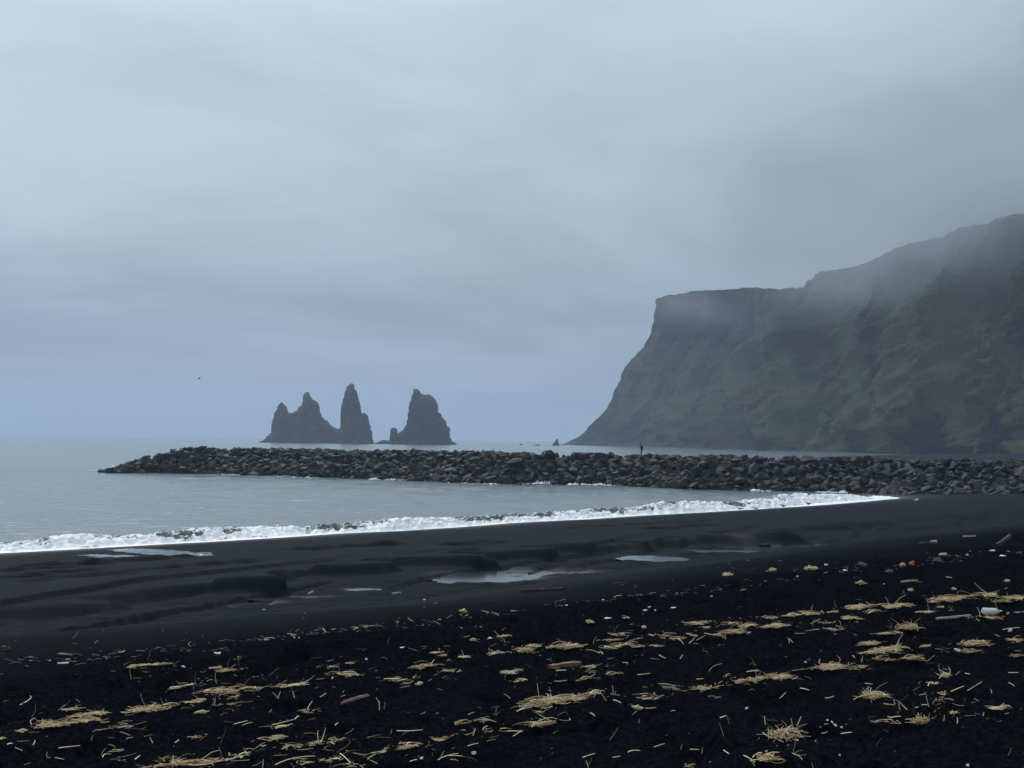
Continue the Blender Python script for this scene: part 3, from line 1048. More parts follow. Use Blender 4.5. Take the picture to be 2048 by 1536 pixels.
def clump_mesh(c, L, Wd, hgt, rng, style, hue):
    items = []
    dist = math.hypot(c.x, c.y)
    n = int(np.clip(30 + 2000 * L * Wd * (1.5 if style == 'nest' else 1.0), 16, 240))
    if style == 'thin': n = max(13, n // 4)
    rad0 = .0012 + .00009 * dist
    subs = [(rng.uniform(-.46, .46) * L, rng.normal(0, .28) * Wd, rng.uniform(.06, .2) * L, rng.uniform(.12, .4) * Wd, rng.uniform(.3, 1.1)) for _ in range(rng.integers(3, 7))]
    for i in range(n):
        a = rng.normal(0, .36 if rng.random() < .75 else .6) * L * .5 if style != 'nest' else rng.normal(0, .42) * L * .5
        b = rng.normal(0, .40) * Wd * .5
        hk_ = .45
        if style != 'nest' and rng.random() < .72:
            sa, sb, wa, wb, hk_ = subs[rng.integers(len(subs))]
            a, b = sa + rng.normal(0, wa), sb + rng.normal(0, wb)
        pos = np.array([c.x, c.y]) + WR * a + np.array([-WR[1], WR[0]]) * b
        core = math.exp(-(2.0 * a / L) ** 2 - (1.6 * b / Wd) ** 2) if style == 'nest' else hk_ * math.exp(-(1.3 * b / Wd) ** 2)
        z = float(c.z) + hgt * core * rng.uniform(.05, .9)
        ang = math.atan2(WR[1], WR[0]) + rng.normal(0, .72 if style != 'nest' else 1.4) + (math.pi if rng.random() < .5 else 0)
        pit = rng.normal(0, .09 if style != 'nest' else .3)
        if rng.random() < .006: pit = rng.uniform(.5, 1.4)
        ln = np.clip(rng.normal(.085, .04), .025, .2) * np.clip(L / .28, .45, 1.15)
        if rng.random() < .06: ln *= 1.5
        d = np.array([math.cos(ang) * math.cos(pit), math.sin(ang) * math.cos(pit), math.sin(pit)])
        st = np.array([pos[0], pos[1], z]) - d * ln * (.5 if pit < .4 else .05)
        col = _pal[rng.integers(len(_pal))] if rng.random() < .6 else _pal[hue]
        col = np.minimum(col * rng.uniform(.55, 1.3), .9)
        v, q = stalk(st, d, ln, (rng.normal(0, .13), rng.normal(.02, .06)), rad0 * rng.uniform(.6, 1.5))
        items.append((v, q, col))
    return items


# centre px, py, width px, height px, style (m mat, n nest, t thin), colour
CL = """264 1333 18 6 m 4;289 1330 20 7 m 4;308 1329 18 5 m 2;333 1328 18 7 m 4;439 1335 25 6 m 0;457 1341 42 7 m 0;347 1375 20 6 m 2;375 1370 20 6 m 0;411 1369 34 5 t 2;427 1384 66 16 m 7;475 1394 26 6 m 0;505 1380 32 6 t 2;
401 1405 55 9 m 0;406 1423 26 8 m 2;462 1410 40 14 t 0;317 1417 78 12 m 0;145 1419 36 8 m 0;181 1430 46 14 m 0;246 1426 30 6 m 2;142 1447 98 17 m 0;70 1452 34 9 m 0;38 1462 14 5 m 2;3 1478 12 9 m 4;233 1502 28 10 t 2;391 1475 18 7 t 4;
381 1524 110 12 m 7;431 1522 80 12 m 3;330 1531 60 10 m 7;482 1511 52 14 t 2;225 1455 50 9 t 0;525 1376 54 9 m 0;589 1372 44 10 m 2;662 1334 36 8 t 4;703 1327 30 8 m 0;698 1351 68 16 m 0;843 1334 46 14 m 7;906 1342 48 7 t 2;872 1306 18 7 m 0;886 1311 18 5 m 0;
929 1314 28 8 m 2;998 1306 38 9 m 2;810 1361 52 12 t 2;614 1422 28 16 t 4;566 1452 46 10 t 2;947 1442 58 10 t 2;970 1462 44 12 t 2;566 1474 62 9 m 2;619 1489 52 15 m 7;574 1496 58 12 t 7;683 1480 58 12 t 7;873 1483 58 14 m 0;817 1494 46 10 m 7;
767 1506 62 12 m 2;728 1512 42 9 t 0;673 1518 42 14 m 7;602 1523 84 12 t 2;721 1527 54 9 t 2;901 1520 52 14 t 2;1038 1301 104 14 m 0;1124 1294 56 14 m 7;1079 1291 34 7 m 2;1008 1273 24 8 m 4;1226 1271 44 12 m 7;1231 1280 30 7 m 0;1246 1291 78 6 t 0;1279 1294 18 8 m 0;
1310 1294 34 6 t 0;1325 1270 44 6 t 4;1381 1271 58 8 m 0;1401 1247 46 9 m 0;1416 1256 40 7 m 2;1465 1247 46 8 m 0;1498 1253 34 8 m 0;1482 1264 66 8 m 0;1127 1330 62 9 m 7;1180 1334 22 9 m 4;1030 1343 42 7 m 2;1043 1360 32 8 m 2;1170 1358 42 10 t 0;1216 1347 44 7 t 2;
1254 1325 44 7 t 2;1102 1403 98 20 m 0;1162 1394 46 9 m 2;1188 1386 36 9 m 0;1086 1424 38 12 t 0;1081 1447 62 16 m 0;1338 1380 72 11 t 0;1305 1395 62 10 t 2;1269 1412 58 10 t 0;1411 1375 46 9 m 7;1482 1367 52 9 m 7;1505 1360 42 8 m 3;1388 1531 48 10 t 3;1535 1237 28 9 m 0;
1620 1227 78 13 m 0;1671 1224 24 8 m 0;1714 1217 58 14 m 0;1792 1213 78 7 m 0;1912 1197 98 9 m 0;1867 1204 34 7 m 0;2024 1197 52 12 m 0;2006 1203 36 10 m 4;1505 1252 44 8 m 0;1545 1254 46 9 m 2;1570 1251 30 7 m 0;1652 1246 38 9 t 0;1703 1236 48 8 m 0;1714 1246 52 9 m 7;
1655 1258 56 6 m 4;1856 1224 38 7 m 2;1884 1214 20 6 m 0;1978 1236 78 12 m 7;1818 1257 44 15 n 0;1778 1267 38 8 m 2;1741 1287 48 9 m 7;1768 1300 78 9 m 0;1856 1292 28 8 m 2;1768 1320 54 12 m 0;1832 1315 62 9 m 7;1952 1286 64 14 m 7;2032 1280 40 7 m 0;1939 1302 34 10 m 6;
2032 1312 42 14 m 7;1644 1335 78 12 m 7;1548 1351 44 12 m 3;1513 1359 44 9 m 0;1711 1335 44 5 t 2;1890 1353 32 14 n 2;1867 1367 18 10 m 2;1746 1394 48 18 n 0;1781 1391 28 12 t 2;1880 1389 32 8 t 2;1875 1399 28 5 t 0;1907 1426 18 12 m 0;1987 1415 44 9 m 2;1845 1442 54 16 n 3;
1775 1443 48 12 t 2;1575 1472 66 26 n 7;1540 1516 78 12 m 0;1560 1356 50 8 m 7;1990 1190 60 7 m 0;1745 1224 40 7 t 0;1590 1231 40 7 m 0;1440 1268 44 7 t 0;1345 1276 40 6 t 0"""
n_small = 0
for ln in CL.replace('\n', '').split(';'):
    px, py, wp, hp, st, hue = ln.split()
    px, py, wp, hp, hue = float(px), float(py), float(wp), float(hp), int(hue)
    c = on_ground(px, py)
    dist = c.y
    L = wp * dist / F / WR[0] * (.92)
    hgt = .38 * hp * dist / F
    rng = np.random.default_rng(int(px * 7 + py))
    style = {'m': 'mat', 'n': 'nest', 't': 'thin'}[st]
    Wd = L * (.36 if style == 'mat' else .6)
    Wd = min(Wd, .9 * hp * dist / F * dist / 1.7 * .9 + .03)
    Wd = max(Wd, .03)
    if style == 'nest': Wd, hgt = L * .7, hgt * 1.35
    items = clump_mesh(c, L, Wd, hgt, rng, style, hue)
    me = build_stalks('straw_clump', items, c)
    o = link('straw_clump', me)
    o.location = c
    g = 'clumps of dry straw strewn over the black sand'
    if (px, py) == (1575, 1472): tag(o, 'biggest nest-like tangle of brown straw with stalks sticking up', 'straw', g)
    elif (px, py) == (1818, 1257): tag(o, 'loopy rounded tangle of pale straw', 'straw', g)
    elif (px, py) == (698, 1351): tag(o, 'ragged straw mat just behind the reddish plank', 'straw', g)
    elif (px, py) == (1978, 1236): tag(o, 'straw heaped against the pale bottle', 'straw', g)
    elif (px, py) == (1127, 1330): tag(o, 'straw lying over the reddish brown slat', 'straw', g)
    elif (px, py) == (1939, 1302): tag(o, 'dark reddish clump beside a white scrap', 'straw', g)
    elif (px, py) == (427, 1384): tag(o, 'bushy brown straw tuft with a frayed top, on bare sand', 'straw', g)
    elif (px, py) == (1746, 1394): tag(o, 'open spiky nest of straw with short pale ends', 'straw', g)
    elif style == 'thin': tag(o, 'sparse scatter of a few thin straw stalks', 'straw', 'sparse straw scatters')
    elif style == 'nest': tag(o, 'small rounded nest of tangled straw', 'straw', 'small straw nests')
    elif wp > 56: tag(o, 'long drifted mat of tan straw in a wrack line', 'straw', 'long straw mats in the wrack lines')
    elif wp > 30: tag(o, 'medium flat clump of tan straw on black sand', 'straw', 'medium straw clumps')
    else: tag(o, 'small tuft of tan straw on black sand', 'straw', 'small straw tufts')

# long single stalks that show one by one: px, py to px, py
LONG = """40 1414 60 1395;117 1501 160 1496;433 1367 432 1344;345 1535 346 1511;468 1453 495 1446;485 1455 505 1449;1200 1382 1213 1402;1109 1366 1134 1364;1033 1427 1064 1419;1014 1467 1045 1468;1026 1477 1044 1464;1447 1505 1470 1528;1487 1516 1510 1530;1165 1520 1190 1512;
1177 1536 1172 1521;1225 1371 1227 1390;1277 1447 1279 1438;1308 1499 1329 1492;1902 1387 1928 1376;1935 1385 1964 1367;1983 1387 1981 1378;1767 1411 1790 1414;1790 1408 1788 1398;1730 1370 1745 1372;1739 1388 1742 1375;1775 1437 1802 1451;1780 1440 1802 1437;1887 1442 1889 1430;
1914 1447 1914 1435;2017 1349 2037 1349;2017 1369 2029 1376;1505 1520 1520 1510;1520 1512 1572 1488;1501 1520 1510 1532;1536 1454 1538 1478;1529 1432 1531 1450;1582 1436 1586 1455;1594 1452 1602 1433;1640 1459 1656 1452;1643 1471 1655 1468;1682 1472 1704 1469;1576 1280 1586 1288;
1577 1278 1579 1287;1638 1327 1640 1318;1705 1314 1710 1319;1723 1325 1725 1311;545 1384 556 1397;556 1397 561 1383;585 1382 589 1396;615 1418 625 1402;637 1484 636 1461;643 1482 651 1455;545 1454 588 1443;793 1466 845 1464;782 1467 784 1458;946 1471 951 1457;965 1464 975 1456;
876 1525 916 1512;897 1516 925 1517;935 1497 957 1491;680 1512 702 1532;735 1524 752 1513;550 1535 630 1517;525 1535 527 1519;755 1532 740 1525;820 1528 834 1524;931 1465 921 1465;1000 1462 1012 1461;1275 1353 1300 1350;1195 1308 1205 1312;1318 1313 1331 1320;1360 1318 1366 1309;
1378 1287 1391 1272;1393 1283 1407 1276;1355 1278 1367 1291;1493 1347 1518 1344;1393 1362 1407 1361;1452 1357 1460 1351;1285 1403 1304 1402;1226 1404 1242 1410;1200 1310 1172 1303;1010 1355 1012 1345;1112 1345 1133 1344;1256 1510 1280 1506;1362 1499 1364 1490;1404 1507 1405 1495;
1225 1520 1241 1517;1380 1503 1398 1504;590 1443 600 1437;670 1455 676 1450;130 1414 115 1425;305 1484 300 1475;350 1490 358 1484;160 1408 152 1402;260 1475 240 1468;2005 1262 2040 1258;1990 1272 2000 1276;1960 1245 1948 1235;1960 1236 1954 1214;1640 1240 1620 1250;1930 1350 1940 1352;
1856 1372 1860 1364;2010 1432 2018 1430;1968 1424 1966 1432;1830 1420 1837 1418;1815 1424 1796 1404;1796 1404 1800 1420;1843 1414 1856 1414;1858 1414 1852 1392;1852 1392 1838 1394;30 1500 45 1506;70 1480 66 1490;110 1520 128 1524;205 1520 222 1513;270 1524 280 1516;
640 1398 652 1390;752 1395 760 1406;757 1402 759 1420;300 1474 306 1487;690 1395 681 1398;768 1418 770 1404;820 1375 800 1379;850 1428 840 1432;1020 1400 1008 1392;1180 1430 1190 1437;1350 1425 1340 1433;1440 1440 1452 1436;1600 1380 1618 1384;1650 1400 1668 1396;1560 1400 1572 1388"""
for ln in LONG.replace('\n', '').split(';'):
    a, b, c_, d_ = (float(t) for t in ln.split())
    steep = abs(d_ - b) > 1.1 * abs(c_ - a)
    rng = np.random.default_rng(int(a * 3 + b * 5 + c_))
    if steep and abs(d_ - b) > 5:          # a stalk that stands up out of the sand
        lo, hi = ((a, b), (c_, d_)) if b > d_ else ((c_, d_), (a, b))
        p0 = np.array(on_ground(*lo))
        p1 = at_y(hi[0], hi[1], p0[1] + rng.uniform(-.02, .05))
    else:
        p0 = np.array(on_ground(a, b)); p1 = np.array(on_ground(c_, d_))
        p0[2] += .012; p1[2] += .012
        if np.linalg.norm(p1 - p0) > .45: p1 = p0 + (p1 - p0) / np.linalg.norm(p1 - p0) * .45
    ln_ = np.linalg.norm(p1 - p0)
    col = _pal[rng.choice([0, 2, 5, 2, 4])] * rng.uniform(.85, 1.1)
    v, q = stalk(p0, p1 - p0, ln_, (rng.normal(0, .04), rng.normal(.01, .02)), (.0022 + .00009 * p0[1]) * rng.uniform(.75, 1.2), 7)
    me = build_stalks('straw_stalk', [(v, q, col)], p0)
    o = link('straw_stalk', me)
    o.location = p0
    if steep: tag(o, 'single pale straw stalk standing up out of the sand', 'straw stalk', 'upright single straw stalks')
    else: tag(o, 'single loose straw stalk lying flat on the sand', 'straw stalk', 'loose single straw stalks')

# fine litter nobody could count: short bits between the clumps
items = []
rng = np.random.default_rng(77)
cl_px = np.array([[float(t) for t in l.split()[:3]] for l in CL.replace('\n', '').split(';')])
cg = np.array([np.array(on_ground(a, b)) for a, b, _ in cl_px])
N_ = 0
while N_ < 1500:
    if rng.random() < .72:
        k = rng.integers(len(cg))
        sp = cl_px[k, 2] * cg[k, 1] / F
        e = WR * rng.normal(0, sp * 1.0) + np.array([-WR[1], WR[0]]) * rng.normal(0, .10 + sp * .45)
        x, y = cg[k, 0] + e[0], cg[k, 1] + e[1]
    else:
        y = 7 + 17 * rng.random() ** 1.3
        x = y * rng.uniform(-.42, .42) if rng.random() < .8 else y * rng.uniform(-.9, .9)
    if y < 5.5 or float(uv(x, y)[0]) < 61: continue
    z = float(terrain(x, y))
    if rng.random() < .25 and y > 12: continue
    a = math.atan2(WR[1], WR[0]) + rng.normal(0, 1.0)
    pit = rng.normal(0, .15) if rng.random() < .9 else rng.uniform(.3, 1.3)
    d = np.array([math.cos(a) * math.cos(pit), math.sin(a) * math.cos(pit), math.sin(pit)])
    l_ = np.clip(rng.normal(.045, .03), .012, .14)
    col = _pal[rng.integers(len(_pal))] * rng.uniform(.25, 1.0)
    v, q = stalk(np.array([x, y, z + .002]), d, l_, (rng.normal(0, .10), rng.normal(.01, .05)), (.0008 + .00006 * y) * rng.uniform(.6, 1.4), 4)
    items.append((v, q, col)); N_ += 1
# bits of flotsam along the edge of the dry sand
edge_px = [(0, 1338), (120, 1318), (260, 1308), (480, 1290), (620, 1268), (760, 1255), (900, 1240), (1000, 1230), (1140, 1208), (1260, 1193), (1390, 1178), (1500, 1165), (1600, 1152), (1720, 1137), (1830, 1130), (1940, 1112), (2047, 1103)]
eg = np.array([np.array(on_ground(a, b)) for a, b in edge_px])
for i in range(420):
    t = rng.random() * (len(eg) - 1); k = int(t)
    p = eg[k] * (1 - t + k) + eg[k + 1] * (t - k)
    x, y = p[0] + rng.normal(0, .12), p[1] + rng.normal(0, .22)
    z = float(terrain(x, y))
    a = rng.uniform(0, 6.28)
    d = np.array([math.cos(a), math.sin(a), rng.normal(0, .2)])
    col = np.array([.10, .105, .11]) * rng.uniform(.2, 2.0) if rng.random() < .8 else _pal[2] * .8
    v, q = stalk(np.array([x, y, z + .006]), d, rng.uniform(.02, .09), (rng.normal(0, .2), rng.normal(.03, .06)), rng.uniform(.002, .0055), 4)
    items.append((v, q, col))
me = build_stalks('straw_litter', items, (0, 0, 0))
tag(link('straw_litter', me), 'fine bits of straw and flotsam scattered over the sand', 'litter', kind='stuff')


# ------------------------------------------------------------------ flotsam
def blob(name, c, sx, sy, sz, mat, seed, rough=.35, sink=.25, rz=0.0):
    bm = bmesh.new()
    bmesh.ops.create_icosphere(bm, subdivisions=2, radius=1)
    for v in bm.verts:
        q = np.array(v.co) * 1.6
        v.co *= 1 + rough * float(fbm3(q[0] + seed, q[1], q[2], 3, seed))
        v.co = Vector((v.co.x * sx, v.co.y * sy, v.co.z * sz))
    me = bpy.data.meshes.new(name)
    bm.to_mesh(me); bm.free()
    o = link(name, me, mat)
    o.location = (c.x, c.y, c.z + sz * (1 - sink) * .8)
    o.rotation_euler = (0, 0, rz)
    return o


WHITE = """18 1490 18 8;434 1307 14 5;367 1334 9 4;947 1508 15 11;843 1517 7 7;1493 1418 8 9;1915 1301 13 8;1671 1452 7 9;1683 1456 6 8;1655 1442 6 4;1664 1446 5 4;1594 1482 10 9;1133 1211 6 3;1206 1200 6 3;1300 1215 11 5;1291 1221 9 4;1215 1237 19 5;1423 1193 5 4;979 1277 11 5;
849 1200 6 4;528 1220 5 3;805 1296 12 4;1501 1103 6 3;1985 1102 18 5;1935 1110 10 4;2001 1112 22 4;1690 1141 9 4;1595 1153 6 4;1897 1155 14 4;1769 1169 7 4;1611 1325 8 5;1935 1537 8 6;1679 1512 5 5;733 1319 6 4;1310 1221 5 3;665 1356 5 3;2020 1262 11 12;1489 1180 17 4;1251 1236 20 5;1348 1216 13 4;1652 1130 10 4;1140 1440 4 4"""
shape_words = {True: 'broad', False: 'small'}
for k, ln in enumerate(WHITE.replace('\n', '').split(';')):
    a, b, wp, hp = (float(t) for t in ln.split())
    b = min(b, 1532)
    c = on_ground(a, b)
    m = c.y / F
    sx, sz = wp * m * .36, hp * m * .28
    o = blob('white_scrap', c, sx, sx * random.uniform(.5, .9), max(sz, .006), M['white'] if k not in (37, 38) else M['tan'], 600 + k, .95, .3, random.uniform(-.4, .4))
    if k == 0: tag(o, 'curled white plastic scrap lying on bare sand at the edge', 'scrap', 'white scraps on the black sand')
    elif k == 3: tag(o, 'pointed white scrap beside crossed straw stalks', 'scrap', 'white scraps on the black sand')
    elif k == 6: tag(o, 'white scrap touching a dark reddish straw clump', 'scrap', 'white scraps on the black sand')
    elif k == 11: tag(o, 'white scrap under the biggest straw tangle', 'scrap', 'white scraps on the black sand')
    elif k == 5: tag(o, 'lone bright white scrap on bare sand between wrack lines', 'scrap', 'white scraps on the black sand')
    elif k in (37, 38): tag(o, 'flat tan scrap lying on the black sand', 'scrap', 'tan scraps')
    elif wp >= 12: tag(o, 'broad pale scrap lying on the black sand', 'scrap', 'broad pale scraps')
    else: tag(o, 'small white speck of scrap on the black sand', 'scrap', 'small white specks')

TAN = """1887 1111 19 5 tan;1805 1132 15 6 tan;1824 1130 10 8 orange;1723 1131 24 6 greyrope;1875 1123 22 7 greyrope;1621 1139 30 5 tan;1546 1143 20 6 tan;1454 1151 27 4 tan;1720 1168 19 6 tan;1821 1182 13 5 tan;2015 1164 14 5 tan;1909 1180 12 5 tan;926 1226 15 9 tan;1180 1245 17 4 tan;1288 1256 12 5 tan;947 1280 13 3 tan;10 1300 18 9 weed;840 1370 14 6 tan;130 1312 26 6 weed;1780 1145 18 4 greyrope"""
labs = {'tan': 'low tan fibre tuft on the sand', 'orange': 'bright orange red scrap on the upper strandline', 'greyrope': 'grey tangle of rope-like fibre on the strandline', 'weed': 'dark brown clump of seaweed on bare sand'}
for k, ln in enumerate(TAN.split(';')):
    a, b, wp, hp, mm = ln.split()
    a, b, wp, hp = float(a), float(b), float(wp), float(hp)
    c = on_ground(a, b); m = c.y / F
    rng = np.random.default_rng(900 + k)
    if mm in ('orange', 'weed'):
        o = blob('seaweed_clump' if mm == 'weed' else 'orange_scrap', c, wp * m * .5, wp * m * .35, hp * m * .6, M[mm], 700 + k, .7, .2)
        tag(o, labs[mm], 'seaweed' if mm == 'weed' else 'scrap', 'dark seaweed clumps' if mm == 'weed' else None)
    else:
        its = []
        for i in range(46):
            e = rng.normal(0, .32, 2) * wp * m * .5
            an = rng.normal(.3, .8)
            d = np.array([math.cos(an), math.sin(an) * .8, rng.normal(.0, .3)])
            l_ = wp * m * rng.uniform(.2, .55)
            st_ = np.array([c.x + e[0], c.y + e[1], c.z + rng.uniform(0, .75) * hp * m * math.exp(-(2 * e[0] / (wp * m)) ** 2)]) - d * l_ * .5
            col = (_pal[rng.choice([0, 1, 2, 4])] if mm == 'tan' else np.array([.17, .17, .18])) * rng.uniform(.6, 1.1)
            v, q = stalk(st_, d, l_, (rng.normal(0, .2), rng.normal(.1, .15)), .0035 + .00014 * c.y, 5)
            its.append((v, q, col))
        me = build_stalks('fibre_tuft', its, c)
        o = link('fibre_tuft', me); o.location = c
        tag(o, labs[mm], 'tuft', 'tan fibre tufts' if mm == 'tan' else 'grey fibre tangles')


def plank_obj(name, p0, p1, wid, thick, mat, lift, seed, roll=0.0, taper=.0):
    """weathered board from p0 to p1 with worn uneven edges"""
    p0, p1 = Vector(p0), Vector(p1)
    d = p1 - p0
    Ln = d.length
    n = 14
    bm = bmesh.new()
    prof = [(-.5, -.5), (.5, -.5), (.5, .35), (.42, .5), (-.42, .5), (-.5, .35)]
    rings = []
    for i in range(n + 1):
        t = i / n
        kk = 1 - taper * t
        ring = []
        for (a, b) in prof:
            j = 1 + .14 * float(noise2(t * 6 + a * 3, b * 2, seed))
            ring.append(bm.verts.new((t * Ln + .02 * Ln * float(noise2(a * 5, b * 5 + t, seed + 1)) * (i in (0, n)), a * wid * kk * j, b * thick * kk * j + .012 * Ln * float(noise2(t * 2, 0, seed + 2)))))
        rings.append(ring)
    m = len(prof)
    for i in range(n):
        for k in range(m):
            bm.faces.new((rings[i][k], rings[i][(k + 1) % m], rings[i + 1][(k + 1) % m], rings[i + 1][k]))
    bm.faces.new(rings[0][::-1]); bm.faces.new(rings[-1])
    bmesh.ops.recalc_face_normals(bm, faces=bm.faces)
    me = bpy.data.meshes.new(name)
    bm.to_mesh(me); bm.free()
    o = link(name, me, mat)
    o.location = p0 + Vector((0, 0, lift))
    o.rotation_mode = 'QUATERNION'
    o.rotation_quaternion = Vector((1, 0, 0)).rotation_difference(d.normalized()) @ Quaternion((1, 0, 0), roll)
    return o


def plank_px(name, a, b, wid_px, th_px, mat, seed, lift=0, dz1=0, roll=0, taper=0):
    p0, p1 = on_ground(*a), on_ground(*b)
    m = p0.y / F
    p1 = p1.copy(); p1.z += dz1
    o = plank_obj(name, p0, p1, wid_px * m, th_px * m, M[mat], th_px * m * .4 + lift, seed, roll, taper)
    return o


o = plank_px('wooden_beam', (1044, 1185), (1126, 1181), 5, 6, 'darkwood', 801)
tag(o, 'long straight dark beam lying below the bright pool', 'driftwood')
# reddish plank, one end raised
p0, p1 = on_ground(682, 1413), on_ground(737, 1404)
q1 = at_y(738, 1393, p0.y + .07)
o = plank_obj('wooden_plank', (p0.x, p0.y, p0.z + .012), q1, .034, .015, M['redwood'], .004, 803, -.5, .3)
tag(o, 'short reddish plank tilted up with a pale top edge', 'plank')
LP = (Vector(q1) - Vector((p0.x, p0.y, p0.z + .012))).length
edge = plank_obj('top_edge', (0, 0, 0), (LP, 0, 0), .030, .005, M['greywood'], 0, 804)
edge.location = (.1 * LP, 0, .0095); edge.scale = (.85, .8, 1); edge.rotation_mode = 'XYZ'
edge.parent = o
tag(edge, 'pale worn edge')
o = plank_px('slatted_board', (1098, 1338), (1160, 1331), 9, 8, 'redwood', 805)
tag(o, 'reddish brown slat half covered by straw', 'plank')
o = plank_px('driftwood_stick', (2014, 1229), (2062, 1225), 4, 4, 'greywood', 807)
tag(o, 'pale straight stick pointing away from the bottle', 'stick')
o = plank_px('driftwood_stick', (1874, 1240), (1940, 1233), 5, 4, 'greywood', 808)
tag(o, 'flat weathered stick in front of the bottle', 'stick')
o = plank_px('driftwood_log', (1835, 1091), (1873, 1089), 7, 6, 'darkwood', 809)
tag(o, 'dark driftwood log with a pale broken end on the far sand', 'driftwood')
LL = float((on_ground(1873, 1089) - on_ground(1835, 1091)).length)
e = plank_obj('broken_end', (0, 0, 0), (LL * .3, 0, 0), LL * .12, LL * .1, M['greywood'], 0, 810)
e.rotation_mode = 'XYZ'; e.rotation_euler = (0, -.06, .1)
e.location = (LL * .72, 0, LL * .06); e.parent = o
o = plank_px('driftwood_log', (1994, 1094), (2020, 1090), 6, 7, 'darkwood', 811, dz1=.12)
tag(o, 'short black log with an upturned end near the far strandline', 'driftwood')
o = plank_px('driftwood_log', (1058, 1150), (1076, 1149), 5, 5, 'darkwood', 812)
tag(o, 'small dark log lying in the bright pool', 'driftwood')
o = plank_px('driftwood_log', (1520, 1092), (1541, 1091), 4, 4, 'darkwood', 813)
tag(o, 'dark stick lying in the far pool', 'driftwood')
o = plank_px('driftwood_log', (1228, 1170), (1246, 1168), 4, 4, 'darkwood', 814)
tag(o, 'short dark stick alone on the wet sand beyond the beam', 'driftwood')
o = plank_px('driftwood_stick', (784, 1188), (802, 1186), 3, 3, 'greywood', 815)
tag(o, 'thin grey twig on the wet sand by the scarp', 'stick')
o = plank_px('driftwood_stick', (617, 1189), (626, 1184), 3, 3, 'greywood', 816)
tag(o, 'thin grey twig at the foot of the sand scarp', 'stick')
o = plank_px('driftwood_stick', (1802, 1164), (1834, 1162), 3, 3, 'greywood', 817)
tag(o, 'thin straight grey stick on the dry sand above the wrack', 'stick')
o = plank_px('driftwood_stick', (115, 1327.5), (137, 1327), 3, 3, 'white', 818)
tag(o, 'bleached straight stick at the edge of the dry sand', 'stick')
o = plank_px('driftwood_stick', (1925, 1074), (1952, 1073), 3, 3, 'greywood', 819)
tag(o, 'pale stick lying alone high on the far sand', 'stick')

# pale bottle in the straw
c = on_ground(1990, 1231)
m = c.y / F
Lb, rb = 42 * m, 8.0 * m
bm = bmesh.new()
prof = [(0, .0), (0, .8), (.03, 1.0), (.62, 1.0), (.72, .92), (.82, .55), (.87, .42), (.93, .42), (.93, 0)]
rings = []
for (t, r) in prof:
    rings.append([bm.verts.new((t * Lb, math.cos(k / 14 * 6.2832) * r * rb, math.sin(k / 14 * 6.2832) * r * rb)) for k in range(14)])
for i in range(len(rings) - 1):
    for k in range(14):
        bm.faces.new((rings[i][k], rings[i][(k + 1) % 14], rings[i + 1][(k + 1) % 14], rings[i + 1][k]))
bmesh.ops.remove_doubles(bm, verts=bm.verts, dist=1e-5)
bmesh.ops.recalc_face_normals(bm, faces=bm.faces)
me = bpy.data.meshes.new('bottle'); bm.to_mesh(me); bm.free()
for f in me.polygons: f.use_smooth = True
o = link('bottle', me, M['bottle'])
o.location = (c.x - Lb * .55, c.y + .02, c.z + rb * .85)
o.rotation_euler = (0, .04, .22)
tag(o, 'cloudy pale plastic bottle lying in the straw', 'bottle')
bm = bmesh.new()
bmesh.ops.create_cone(bm, cap_ends=True, segments=14, radius1=.5 * rb, radius2=.47 * rb, depth=.09 * Lb)
me = bpy.data.meshes.new('cap'); bm.to_mesh(me); bm.free()
cap = link('cap', me, M['white'], o)
cap.location = (.955 * Lb, 0, 0); cap.rotation_euler = (0, math.pi / 2, 0)

# dark ring half buried
c = on_ground(1593, 1146); m = c.y / F
bm = bmesh.new()
R0, r0 = 6.5 * m, 1.7 * m
rings = []
for i in range(24):
    a = i / 23 * math.pi * 1.08 - .12
    rings.append([bm.verts.new(((R0 + r0 * math.cos(b)) * math.cos(a), r0 * 1.3 * math.sin(b), (R0 + r0 * math.cos(b)) * math.sin(a))) for b in np.linspace(0, 6.2832, 9)[:-1]])
for i in range(23):
    for k in range(8):
        bm.faces.new((rings[i][k], rings[i][(k + 1) % 8], rings[i + 1][(k + 1) % 8], rings[i + 1][k]))
bmesh.ops.recalc_face_normals(bm, faces=bm.faces)
me = bpy.data.meshes.new('rubber_ring'); bm.to_mesh(me); bm.free()
for f in me.polygons: f.use_smooth = True
o = link('rubber_ring', me, M['rubber']); o.location = (c.x, c.y, c.z); o.rotation_euler = (.25, 0, .3)
tag(o, 'dark ring half buried upright in the sand at the strandline', 'ring')


# ------------------------------------------------------------------ gulls
def loft(name, stations, mat, parent=None, seg=10):
    """stations: (x, z, half width, half height) along the body"""
    bm = bmesh.new()
    rings = []
    for (x, z, w, h) in stations:
        rings.append([bm.verts.new((x, w * math.cos(k / seg * 6.2832), z + h * math.sin(k / seg * 6.2832))) for k in range(seg)])
    for i in range(len(rings) - 1):
        for k in range(seg):
            bm.faces.new((rings[i][k], rings[i][(k + 1) % seg], rings[i + 1][(k + 1) % seg], rings[i + 1][k]))
    bm.faces.new(rings[0][::-1]); bm.faces.new(rings[-1])
    bmesh.ops.recalc_face_normals(bm, faces=bm.faces)
    me = bpy.data.meshes.new(name); bm.to_mesh(me); bm.free()
    for f in me.polygons: f.use_smooth = True
    return link(name, me, mat, parent)


